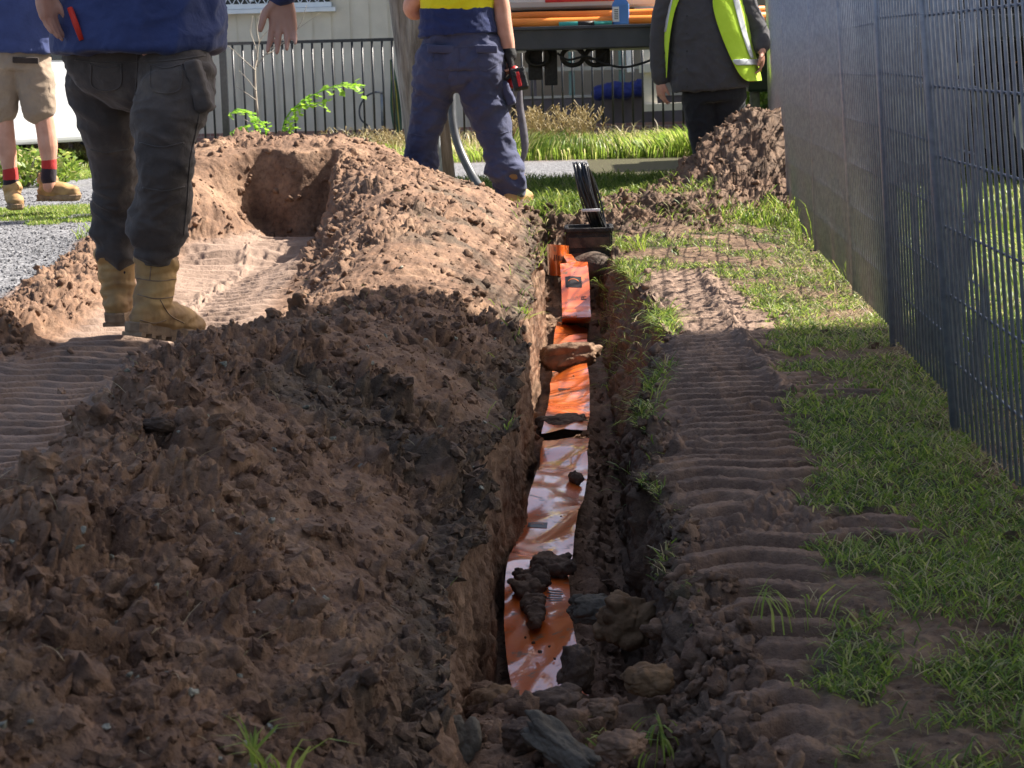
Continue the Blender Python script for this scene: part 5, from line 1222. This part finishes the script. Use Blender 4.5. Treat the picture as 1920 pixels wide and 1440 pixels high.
# load on the tray
ORC = noisy('orange_conduit', (.75, .2, .03), (.85, .28, .05), 5, .45)
for i, (py, dy, r2, xr_, lb) in enumerate(((31, .35, .03, 1.45, 'upper orange conduit lying along the truck tray'), (42, .15, .032, 1.5, 'lower orange conduit lying along the front of the truck tray'), (36, .5, .03, 1.55, 'rearmost orange conduit lying on the truck tray'))):
    mb = MB(); z_ = zt_+.0+r2+(.052 if i == 0 else 0); a_ = xa+.02; mb.tube([(a_+k*.31, YT+dy-.08, z_+.002*math.sin(k*2.1+i)) for k in range(7)], r2, 12); mb.tube([(a_, YT+dy-.08, z_), (a_-.004, YT+dy-.08, z_)], r2*.8, 12); o = mb.build('conduit', ORC, None, True); tag(o, lb, 'conduit', 'orange conduits on the tray')
mb = MB(); a_ = PY(1048, 44, YT+.02); mb.tube([(0, 0, 0), (.36, 0, .0)], .016, 10); o = mb.build('cable_bundle', noisy('teal_cable', (.03, .3, .26), (.05, .38, .33), 14, .5), None, True); o.location = (a_.x, YT+.03, zt_+.017); tag(o, 'short teal cable bundle taped in black lying before the orange conduits', 'cable bundle')
mb = MB(); mb.tube([(.13, 0, 0), (.24, 0, 0)], .018, 10); t2 = mb.build('black_tape_wrap', BLACKP, o, True)
bj = empty('blue_jug', (PY(1164, 44, YT+.05).x, YT+.08, zt_), label='blue plastic jug with white label standing on the truck tray', cat='jug')
BLP = noisy('blue_plastic', (.08, .2, .5), (.1, .25, .58), 8, .4)
mb = MB(); hj = .15; mb.box((0, 0, hj/2), (.115, .09, hj), None, .012); V0 = [(-.055, -.043, hj-.005), (.055, -.043, hj-.005), (.055, .043, hj-.005), (-.055, .043, hj-.005), (-.025, -.025, hj+.045), (.025, -.025, hj+.045), (.025, .025, hj+.045), (-.025, .025, hj+.045)]
mb.add(V0, [(0, 1, 5, 4), (1, 2, 6, 5), (2, 3, 7, 6), (3, 0, 4, 7), (4, 5, 6, 7)]); mb.build('jug_body', BLP, bj)
mb = MB(); mb.tube([(0, 0, hj+.045), (0, 0, hj+.075)], .024, 14); mb.build('cap', BLP, bj, True); mb = MB(); mb.box((-.033, -.0465, hj*.5), (.045, .002, .1)); lb_ = mb.build('paper_label', noisy('white_paper', (.7, .7, .7), (.75, .75, .75)), bj)
mb = MB(); [mb.box((-.03, -.0485, hj*.5-.03+.012*k), (.026, .001, .005)) for k in range(6)]; mb.build('print', INK, lb_)
tb2 = MB(); a_ = PY(1065, 26, YT+.8); tb2.box((0, 0.35, 0), (.95, 1.1, .16), None, .01); o = tb2.build('tool_box', TRY); o.location = (a_.x, YT+.9, zt_+.08); tag(o, 'long dark box lying on tray behind the orange conduits', 'box')
# white canopy box standing on the dark box
bt_ = empty('white_canopy', (PY(1060, 0, YT+.5).x, YT+.5, zt_+.16), label='white canopy box with red stripe standing above the dark box on the tray', cat='canopy box')
l5 = lambda p: p-Vector(bt_.location)
za = PY(1060, 21, YT+.5).z-bt_.location.z
mb = MB(); mb.box((.12, .55, za/2+.62), (1.15, 1.3, 1.25), None, .05); mb.build('canopy_body', noisy('white_gelcoat', (.6, .6, .59), (.7, .7, .69), 3, .35), bt_)
mb = MB(); a_, b_ = l5(PY(1022, 0, YT+.398)), l5(PY(1160, 0, YT+.398)); mb.box(((a_.x+b_.x)/2, -.101, a_.z+.02), (b_.x-a_.x, .012, .075), None, .003); mb.build('red_stripe', REDP, bt_)

# ================================================================== CAR BEHIND THE MAN IN SHORTS
WPT = noisy('silver_white_paint', (.78, .79, .8), (.84, .85, .86), 2, .22, 0, None, .5, .1)
car = empty('parked_car', (PY(8, 150, 18.0).x, 18.0, 0), R(48), label='silver-white car parked behind the man in khaki shorts', cat='car')
prof = [(-2.1, .35), (-2.12, .75), (-1.95, .95), (-1.2, 1.02), (-.65, 1.42), (.6, 1.46), (1.25, 1.05), (1.85, .92), (2.1, .78), (2.12, .4), (1.9, .28), (-1.9, .28)]
def extr(name, pr_, y0, y1, m_, par, inset=0):
    n = len(pr_); V = [(x, y0, z) for x, z in pr_]+[(x, y1, z) for x, z in pr_]; F = [tuple(range(n)), tuple(range(2*n-1, n-1, -1))]+[((i+1) % n, i, n+i, n+(i+1) % n) for i in range(n)]
    o = MB().add(V, F).build(name, m_, par); bv = o.modifiers.new('b', 'BEVEL'); bv.width = .05; bv.segments = 3; bv.limit_method = 'ANGLE'; return o
extr('car_body', prof, 0, 1.7, WPT, car)
extr('side_window', [(-1.0, 1.06), (-.6, 1.36), (.55, 1.4), (1.1, 1.06)], -.012, .02, GLS, car)
for x in (-1.35, 1.3):
    wheel(car, (x, .1, .32), .32, .2, RIMW); wheel(car, (x, 1.6, .32), .32, .2, RIMW)
tl_ = MB(); tl_.box((2.08, .25, .78), (.1, .3, .16), None, .02); tl_.build('tail_light', REDP, car)
hl = MB(); hl.box((-2.08, .25, .72), (.1, .3, .14), None, .02); hl.build('headlight', GLS, car)
# red things beyond the car
rc = empty('red_vehicle', (PY(110, 110, 23).x, 22.9, 0), label='red vehicle panel glimpsed between the two men at left', cat='vehicle')
extr('vehicle_body', [(-.6, .5), (-.6, 1.15), (-.35, 1.6), (.35, 1.65), (.6, 1.2), (.6, .5)], 0, .8, noisy('faded_red', (.45, .08, .08), (.52, .1, .1), 4, .4), rc); extr('windscreen', [(-.45, 1.2), (-.3, 1.52), (.3, 1.55), (.45, 1.2)], -.015, .01, GLS, rc)
for dx in (-.35, .35): wheel(rc, (dx, .1, .3), .3, .15, RIMW)

# ================================================================== MACHINE BEYOND THE MESH FENCE
DKG = noisy('black_machine_paint', (.008, .008, .01), (.02, .02, .022), 8, .5); RUST = noisy('rusty_steel', (.3, .12, .05), (.5, .22, .1), 25, .6)
mc = PY(1790, 195, 17.0); mach = empty('tractor', (mc.x, 17.0, 0), label='black tractor with big pale rimmed wheel seen through the mesh fence', cat='tractor')
wheel(mach, (0, 0, .52), .52, .3, RIMW); wheel(mach, (0, 1.5, .52), .52, .3, RIMW)
mb = MB(); mb.box((1.2, .8, 1.25), (2.6, 1.2, .9), None, .06); mb.box((-.35, .8, 1.35), (1.5, 1.3, 1.1), None, .08); mb.box((1.3, .8, .62), (2.0, .7, .5), None, .05); mb.box((.1, .75, 2.1), (1.5, 1.3, 1.2), None, .08); mb.build('tractor_body', DKG, mach)
wheel(mach, (2.1, 0, .4), .4, .25, RIMW)
mb = MB(); mb.tube([(.35, -.3, .75), (.55, -.3, .9), (.62, -.3, .82), (.45, -.3, .6), (.9, -.3, .3)], .018, 8); mb.tube([(.6, -.3, .9), (.68, -.3, .6)], .014, 8); o = mb.build('rusty_hook_bar', RUST, mach, True)
# ================================================================== GRASS AND PLANTS
def leafmat(name, stops, tr=.45):
    M, t, b = mat(name); L = t.links.new; at = nd(t, 'ShaderNodeAttribute', attribute_name='rnd'); sp_ = nd(t, 'ShaderNodeSeparateColor'); L(at.outputs['Color'], sp_.inputs[0])
    r = ramp(t, stops, sp_.outputs[0]); L(r.outputs[0], b.inputs['Base Color']); b.inputs['Roughness'].default_value = .45; b.inputs['Specular IOR Level'].default_value = .35
    tr_n = nd(t, 'ShaderNodeBsdfTranslucent'); hs_ = nd(t, 'ShaderNodeHueSaturation'); hs_.inputs['Value'].default_value = 1.5; hs_.inputs['Hue'].default_value = .49; L(r.outputs[0], hs_.inputs['Color']); L(hs_.outputs[0], tr_n.inputs[0])
    mx = nd(t, 'ShaderNodeMixShader'); mx.inputs[0].default_value = tr; L(b.outputs[0], mx.inputs[1]); L(tr_n.outputs[0], mx.inputs[2]); L(mx.outputs[0], t.nodes['Material Output'].inputs['Surface']); return M
GRASS = leafmat('grass_blade', [(0, (.06, .115, .018)), (.35, (.15, .24, .034)), (.68, (.25, .34, .055)), (.88, (.35, .38, .11)), (1, (.48, .42, .24))])
DRY = leafmat('dry_grass', [(0, (.16, .18, .05)), (.5, (.36, .3, .16)), (1, (.5, .43, .28))])
def blades(name, pos, nrm, L, w_, mt, lean=.5, seed=1, dirbias=None, col=None, droop=.5, **k):
    r = np.random.default_rng(seed); n = len(pos); a = r.random(n)*2*math.pi; ln = lean*(.3+r.random(n)*1.2)
    d = np.stack([np.cos(a)*ln, np.sin(a)*ln, np.ones(n)], 1)+nrm*.3
    if dirbias is not None: d += np.array(dirbias)
    d /= np.linalg.norm(d, axis=1, keepdims=True); hd = np.stack([np.cos(a), np.sin(a), np.zeros(n)], 1)
    b = r.random(n)*2*math.pi; sd = np.stack([np.cos(b), np.sin(b), np.zeros(n)], 1)
    L = np.asarray(L)[:, None]; w2 = np.asarray(w_)[:, None]/2; c = droop*(.4+r.random(n))[:, None]
    p0 = pos; p1 = p0+d*L*.4; p2 = p0+d*L*.75+hd*L*.18*c-np.array([0, 0, 1])*L*.04*c; p3 = p0+d*L*1.0+hd*L*.5*c-np.array([0, 0, 1])*L*.28*c
    V = np.stack([p0-sd*w2*.7, p0+sd*w2*.7, p1-sd*w2, p1+sd*w2, p2-sd*w2*.75, p2+sd*w2*.75, p3], 1).reshape(-1, 3)
    o = (np.arange(n)*7)[:, None]; Q = np.concatenate([o+np.array([[0, 1, 3, 2]]), o+np.array([[2, 3, 5, 4]])]); T = o+np.array([[4, 5, 6]])
    me = mesh_np(name, V, Q, True, T); cv = r.random(n)**1.2 if col is None else col; attr_col(me, 'rnd', np.repeat(np.stack([cv, cv, cv], 1), 7, 0))
    me.materials.append(mt); ob = put(name, me); tag(ob, **k); return ob
Pp = SURF['P']; nzg = fbm(Pp*np.array([1, 1, 0]), 2.3, 301, 4); nzf = fbm(Pp*np.array([1, 1, 0]), 9, 311, 3)
_gx = sst(Pp[:, 0], .45, .62)*(1-sst(Pp[:, 1], 6, 8)); dens = sst(nzg+.5*nzf, -.1-.24*_gx, .13-.22*_gx)
gw = SURF['area']*SURF['grassy']*dens*(SURF['sec'] == 4)*(Pp[:, 1] < 10.4)
# the strip at the foot of the fence is thin straw and bare soil
strip = sst(Pp[:, 0], .74, .9)*(Pp[:, 0] < 1.15)*sst(Pp[:, 1], 3.3, 4.0); gw = gw*(1-.45*strip*sst(nzg, -.2, .3))
gw *= (1-.85*((Pp[:, 1] < 3.4) & (Pp[:, 0] < .38) & (Pp[:, 1] > 2.72)))
near_b = gw*(1/np.maximum(Pp[:, 1], 1.5))
ids = pick(near_b, 105000); yy = Pp[ids, 1]; L = (.012+.026*rng.random(len(ids)))*(1+.5*(rng.random(len(ids)) > .93)); nearf = np.clip(yy/3.2, .8, 2.2)
blades('grass', Pp[ids], SURF['N'][ids], L, (.0022+.0018*rng.random(len(ids)))*nearf**.5, GRASS, 1.3, 2, droop=.9, kind='stuff')
ids = pick(near_b, 9000); blades('dry_straw', Pp[ids], SURF['N'][ids], .02+.04*rng.random(len(ids)), .0016+.0012*rng.random(len(ids)), DRY, 2.2, 12, droop=.5, kind='stuff')
ws = SURF['area']*SURF['grassy']*strip*(Pp[:, 1] < 9)/np.maximum(Pp[:, 1], 1.5); ids = pick(ws, 5000); blades('dry_straw', Pp[ids], SURF['N'][ids], .02+.05*rng.random(len(ids)), .0016+.001*rng.random(len(ids)), DRY, 3.2, 13, droop=.4, kind='stuff')
ids = pick(SURF['area']*SURF['rough']*(Pp[:, 1] < 9)/np.maximum(Pp[:, 1], 1.5), 500); blades('root_fibres', Pp[ids], SURF['N'][ids], .015+.04*rng.random(len(ids)), .0012+.0008*rng.random(len(ids)), DRY, 2.5, 14, droop=.9, kind='stuff')
# tufts hanging over the right lip and the far left lip
w = SURF['area']*(SURF['lipb']*(Pp[:, 1] > 4.5)*sst(nzg, -.1, .15)+.12*SURF['lipbl']*(Pp[:, 1] > 4.5)*sst(nzf, .1, .25)+.05*(SURF['sec'] == 3)*SURF['wall']*sst(nzf, .0, .25)*(Pp[:, 1] > 5))
w = w*(.25+.75*(Pp[:, 1] > 6.6)); ids = pick(w, 1800); blades('lip_grass', Pp[ids], SURF['N'][ids], .03+.05*rng.random(len(ids)), .003+.002*rng.random(len(ids)), GRASS, 1.0, 3, dirbias=(-.4, 0, -.2), droop=1.3, kind='stuff')
ids = pick(SURF['area']*SURF['rheap']*(Pp[:, 2] < .22)*sst(nzg, .0, .15)*(.3+.7*(Pp[:, 1] > 11)), 1700); blades('heap_grass', Pp[ids], SURF['N'][ids], .03+.05*rng.random(len(ids)), .004+.002*rng.random(len(ids)), GRASS, .9, 4, droop=.9, kind='stuff')
# strip of longer grass behind the trench
w = SURF['area']*SURF['grassy']*(Pp[:, 1] > 10.2)*(Pp[:, 1] < 15.2)*(Pp[:, 0] < 3.2)
ids = pick(w, 42000); blades('long_grass', Pp[ids], SURF['N'][ids], .05+.06*rng.random(len(ids)), .005+.003*rng.random(len(ids)), GRASS, .5, 5, droop=.7, kind='stuff')
# patch on the gravel near the man in shorts
def patch(name, cx, cy, rx_, ry_, n, L0, L1, w0, mt, seed, lean=.6, z=0, droop=.8, thr=-.05, **k):
    r = np.random.default_rng(seed); u = r.random((n*2, 2))*2-1; u = u[(u**2).sum(1) < 1]; p = np.stack([cx+u[:, 0]*rx_, cy+u[:, 1]*ry_, np.full(len(u), z)], 1)
    m_ = fbm(p, 2.2, seed, 3) > thr; p = p[m_]; return blades(name, p, np.zeros((len(p), 3))+np.array([0, 0, 1.]), L0+(L1-L0)*r.random(len(p)), w0*(.7+.6*r.random(len(p))), mt, lean, seed, droop=droop, **k)
c = GZ(80, 405); patch('gravel_grass', c.x, c.y, .75, .85, 9000, .015, .04, .005, GRASS, 8, thr=-.1, kind='stuff')
c = GZ(150, 330); patch('gravel_grass', c.x, c.y, .35, .8, 3000, .02, .05, .006, GRASS, 9, kind='stuff')
# verge in front of the black fence
r = np.random.default_rng(5)
def band(name, x0, x1, y0, y1, n, L0, L1, w0, mt, seed, lean=.5, droop=.8, thr=-9, sc=.8, **k):
    r = np.random.default_rng(seed); p = np.stack([x0+(x1-x0)*r.random(n), y0+(y1-y0)*r.random(n), np.zeros(n)], 1); f = fbm(p, sc, seed, 3); m_ = f > thr; p = p[m_]; f = f[m_]
    return blades(name, p, np.zeros((len(p), 3))+np.array([0, 0, 1.]), (L0+(L1-L0)*r.random(len(p)))*(1+1.2*np.clip(f, -.4, .5)), w0*(.7+.6*r.random(len(p))), mt, lean, seed, droop=droop, **k)
band('verge_grass', -6.5, 2.6, 18.3, 21.9, 26000, .05, .15, .011, GRASS, 21, .5, kind='stuff')
band('verge_grass', -.6, 2.2, 18.4, 20.6, 9000, .12, .3, .012, GRASS, 22, .6, kind='stuff')
band('dry_grass', -2.6, 1.2, 18.6, 21.4, 3600, .12, .3, .009, DRY, 23, .45, thr=0, kind='stuff')
# seed heads
def seedheads(name, px0, px1, Y, n, h0, h1, seed, **k):
    rr = random.Random(seed); mb = MB()
    for i in range(n):
        x = PY(px0+(px1-px0)*rr.random(), 250, Y).x; y = Y+rr.random()*1.2; h = h0+(h1-h0)*rr.random(); lx_ = (rr.random()-.5)*.3
        top = Vector((x+lx_, y, h)); mb.tube([(x, y, 0), (x+lx_*.4, y, h*.6), top], .003, 4)
        for j in range(7):
            a = rr.random()*6.28; s_ = .03+.04*rr.random(); b_ = top-Vector((lx_*.3, 0, .1))*(j/7)*1.3; e = b_+Vector((math.cos(a)*s_, math.sin(a)*s_, s_*.8)); mb.tube([b_, e], [.002, .005], 4)
    me = mb.mesh(name); attr_col(me, 'rnd', np.full((len(me.vertices), 3), .55)); me.materials.append(DRY); o = put(name, me); tag(o, **k)
seedheads('seed_heads', 960, 1110, 18.9, 130, .25, .48, 3, kind='stuff'); seedheads('seed_heads', 600, 760, 19.2, 60, .12, .28, 4, kind='stuff'); seedheads('seed_heads', 30, 170, 18.9, 70, .2, .4, 5, kind='stuff')
# lawn beyond the mesh fence
xx = 1.05; band('lawn_grass', 1.15, 3.4, 3.0, 9.5, 42000, .03, .07, .005, GRASS, 31, .8, kind='stuff'); band('lawn_grass', 1.5, 6.0, 9.5, 17.5, 26000, .05, .1, .009, GRASS, 32, .7, kind='stuff')
# tall tufts at the foot of the mesh fence and single blades
def tuft(px, py, n, h, seed, label, spread=.05, w0=.0045, Lz=None, mt=None, dirb=(0, 0, 0), lean=.35):
    c = drop(px, py); z = c.z; rr = np.random.default_rng(seed); p = np.stack([c.x+(rr.random(n)-.5)*spread*2, c.y+(rr.random(n)-.5)*spread*2, np.full(n, z)], 1)
    return blades('grass_tuft', p, np.zeros((n, 3)), h*(.45+.6*rr.random(n)), w0*(.7+.6*rr.random(n)), mt or GRASS, lean, seed, dirbias=dirb, droop=1.0, label=label, cat='grass tuft', col=.35+.5*rr.random(n))
tuft(1512, 455, 26, .26, 51, 'tall grass tuft leaning on fourth mesh panel of the fence', .1, .006)
tuft(1455, 400, 16, .22, 52, 'grass tuft at foot of the farthest mesh panel beside the heap', .09, .006)
tuft(1575, 530, 22, .13, 53, 'leafy tuft at the fence foot where the sunlit grass ends', .07)
tuft(1120, 1405, 46, .055, 54, 'bright grass tuft at bottom centre beside the rubble', .05, .004)
tuft(1290, 1415, 60, .05, 55, 'low grass tuft at bottom edge below the track prints', .08, .004)
tuft(500, 1470, 26, .09, 56, 'green tuft poking in at bottom edge on the near heap', .03, .004)
tuft(1480, 1170, 26, .1, 57, 'tuft with one long pale blade on the right of the track prints', .07, .003)
tuft(1150, 545, 26, .12, 58, 'hanging tuft on right trench lip beside the orange tape', .05, .005, dirb=(-.8, -.2, -.2))
tuft(1185, 470, 40, .12, 59, 'sunlit tuft on the right trench lip next to the cable pit', .07, .006, dirb=(-.4, 0, 0))
tuft(1010, 480, 16, .1, 60, 'dry rooty tuft on the left trench lip beside the tape loop', .04, .004, dirb=(.6, 0, -.3))
tuft(975, 600, 14, .09, 61, 'green sprig hanging from the sunlit left trench lip', .03, .006, dirb=(.7, 0, -.2))
# ---- weed with bright compound leaves and the bare twiggy shrub behind the far heap
WEED = leafmat('bright_leaf', [(0, (.16, .34, .02)), (1, (.34, .55, .06))], .5)
TWIG = noisy('pale_twig', (.3, .25, .2), (.42, .37, .3), 20, .8)
wd_ = empty('weed', (PY(520, 245, 12.3).x, 12.3, 0), label='bright green weed with arching leafy fronds behind the far heap', cat='weed')
lw_ = lambda p: p-Vector(wd_.location)
rr = random.Random(9)
def frond(pts, nleaf, size):
    P = spline([lw_(p) for p in pts], 8); mb = MB(); mb.tube(P, [.006*(1-.7*i/len(P)) for i in range(len(P))], 6); st = mb.mesh('stem', True); attr_col(st, 'rnd', np.full((len(st.vertices), 3), .3)); put('stem', st, WEED, wd_)
    V = []; F = []
    for k in range(nleaf):
        u = .1+.9*k/(nleaf-1); i = u*(len(P)-1); p = P[int(i)]
        for s_ in (-1, 1):
            a = rr.random()*.8-.4; d_ = Vector((.25+.3*rr.random(), s_*(.5+.4*rr.random()), -.28+.5*rr.random()+.25*s_)).normalized(); sl2 = size*(.7+.6*rr.random())
            for m2 in range(3):
                c_ = p+d_*sl2*(.35+.55*m2)+Vector((0, 0, -.15*sl2*m2)); e = (d_+Vector((rr.random()-.5, rr.random()-.5, rr.random()-.5))*.8).normalized(); sd = e.cross(Vector((rr.random()-.5, rr.random()-.5, 1))).normalized()*sl2*.36; t_ = e*sl2*.5
                n = len(V); V += [c_-t_*.6, c_+sd, c_+t_, c_-sd]; F.append((n, n+1, n+2, n+3))
    me = MB().add(V, F).mesh('leaves'); attr_col(me, 'rnd', np.repeat(np.random.default_rng(4).random((len(V)//4, 1)), 12, 1).reshape(-1, 3)); me.materials.append(WEED); put('leaves', me, None, wd_)
Yw = 12.3
frond([PY(528, 262, Yw), PY(535, 225, Yw), PY(560, 195, Yw), PY(600, 172, Yw), PY(640, 158, Yw), PY(668, 162, Yw)], 17, .055)
frond([PY(530, 262, Yw), PY(545, 240, Yw), PY(540, 230, Yw-.1)], 5, .045); frond([PY(545, 205, Yw), PY(575, 195, Yw-.05), PY(605, 192, Yw-.1)], 6, .045)
frond([PY(500, 265, Yw), PY(495, 235, Yw), PY(470, 215, Yw), PY(445, 205, Yw), PY(430, 215, Yw)], 9, .048); frond([PY(480, 262, Yw), PY(455, 240, Yw), PY(432, 248, Yw)], 6, .04); frond([PY(492, 262, Yw), PY(478, 232, Yw), PY(470, 228, Yw)], 5, .045)
sb_ = empty('bare_shrub', (PY(484, 260, 13.0).x, 13.0, 0), label='leafless pale shrub with thin twigs before the black fence', cat='shrub')
ls_ = lambda p: p-Vector(sb_.location); Ys = 13.0
def br(pts, r0, r1, nm='branch'):
    P = spline([ls_(PY(x, y, Ys+(i*.03))) for i, (x, y) in enumerate(pts)], 6); mb = MB(); mb.tube(P, list(np.linspace(r0, r1, len(P))), 6); mb.build(nm, TWIG, sb_, True)
br([(484, 270), (483, 220), (479, 170), (478, 130), (482, 110)], .011, .007, 'trunk')
for pts in ([(479, 132), (460, 115), (435, 92), (412, 76)], [(482, 112), (486, 80), (500, 60), (515, 45)], [(482, 112), (478, 85), (470, 60), (474, 30)], [(481, 125), (495, 105), (520, 82), (550, 60), (600, 25)], [(480, 170), (465, 150), (448, 132)], [(480, 188), (462, 175), (440, 160)], [(486, 80), (482, 50), (490, 20)], [(500, 102), (520, 90), (560, 50), (575, 10)], [(483, 240), (465, 228), (455, 222)]): br(pts, .0045, .0015)
# ---- dark hedge behind the car and low shrubs
def bush(name, cx, cy, cz, rx_, ry_, rz2, n, sz, seed, label, cat, stops=None):
    r = np.random.default_rng(seed); root = empty(name, (cx, cy, 0), label=label, cat=cat); u = r.normal(size=(n, 3)); u /= np.linalg.norm(u, axis=1, keepdims=True); rad = r.random(n)**.35
    p = u*rad[:, None]*(1+.35*fbm(u, 1.6, seed, 3))[:, None]*np.array([rx_, ry_, rz2])+np.array([0, 0, cz]); p = p[p[:, 2] > 0.02]; n = len(p)
    a, b = r.normal(size=(n, 3)), r.normal(size=(n, 3)); a /= np.linalg.norm(a, axis=1, keepdims=True); b -= a*(a*b).sum(1, keepdims=True); b /= np.linalg.norm(b, axis=1, keepdims=True); s_ = sz*(.6+.8*r.random(n))[:, None]
    V = np.stack([p-a*s_, p+b*s_*.5, p+a*s_, p-b*s_*.5], 1).reshape(-1, 3); Q = np.arange(n*4).reshape(-1, 4); me = mesh_np('foliage', V, Q, False); c = np.repeat(r.random(n), 4); attr_col(me, 'rnd', np.stack([c, c, c], 1)); put('foliage', me, GRASS, root)
    mb = MB()
    for k in range(5): an = k*1.3; mb.tube([(0, 0, 0), (math.cos(an)*rx_*.3, math.sin(an)*ry_*.3, cz), (math.cos(an)*rx_*.6, math.sin(an)*ry_*.6, cz+rz2*.5)], [.02, .014, .006], 6)
    mb.build('stems', TWIG, root, True)
bush('shrub', PY(60, 240, 16.4).x, 16.1, .14, .5, .3, .2, 1500, .03, 3, 'low green shrub under the parked car behind the red socks', 'shrub')
bush('shrub', PY(1500, 150, 22).x, 21.0, .5, .9, .5, .7, 5000, .05, 4, 'leafy green shrub behind the stabiliser leg', 'shrub')
for i, (x_, lb) in enumerate(((4.6, 'dark leafy hedge bush left of the tractor'), (7.0, 'dark leafy hedge bush behind the tractor'), (9.6, 'dark leafy hedge bush right of the tractor'))): bush('hedge_bush', x_, 21.5, 1.5, 1.6, .9, 1.7, 14000, .07, 10+i, lb, 'hedge')
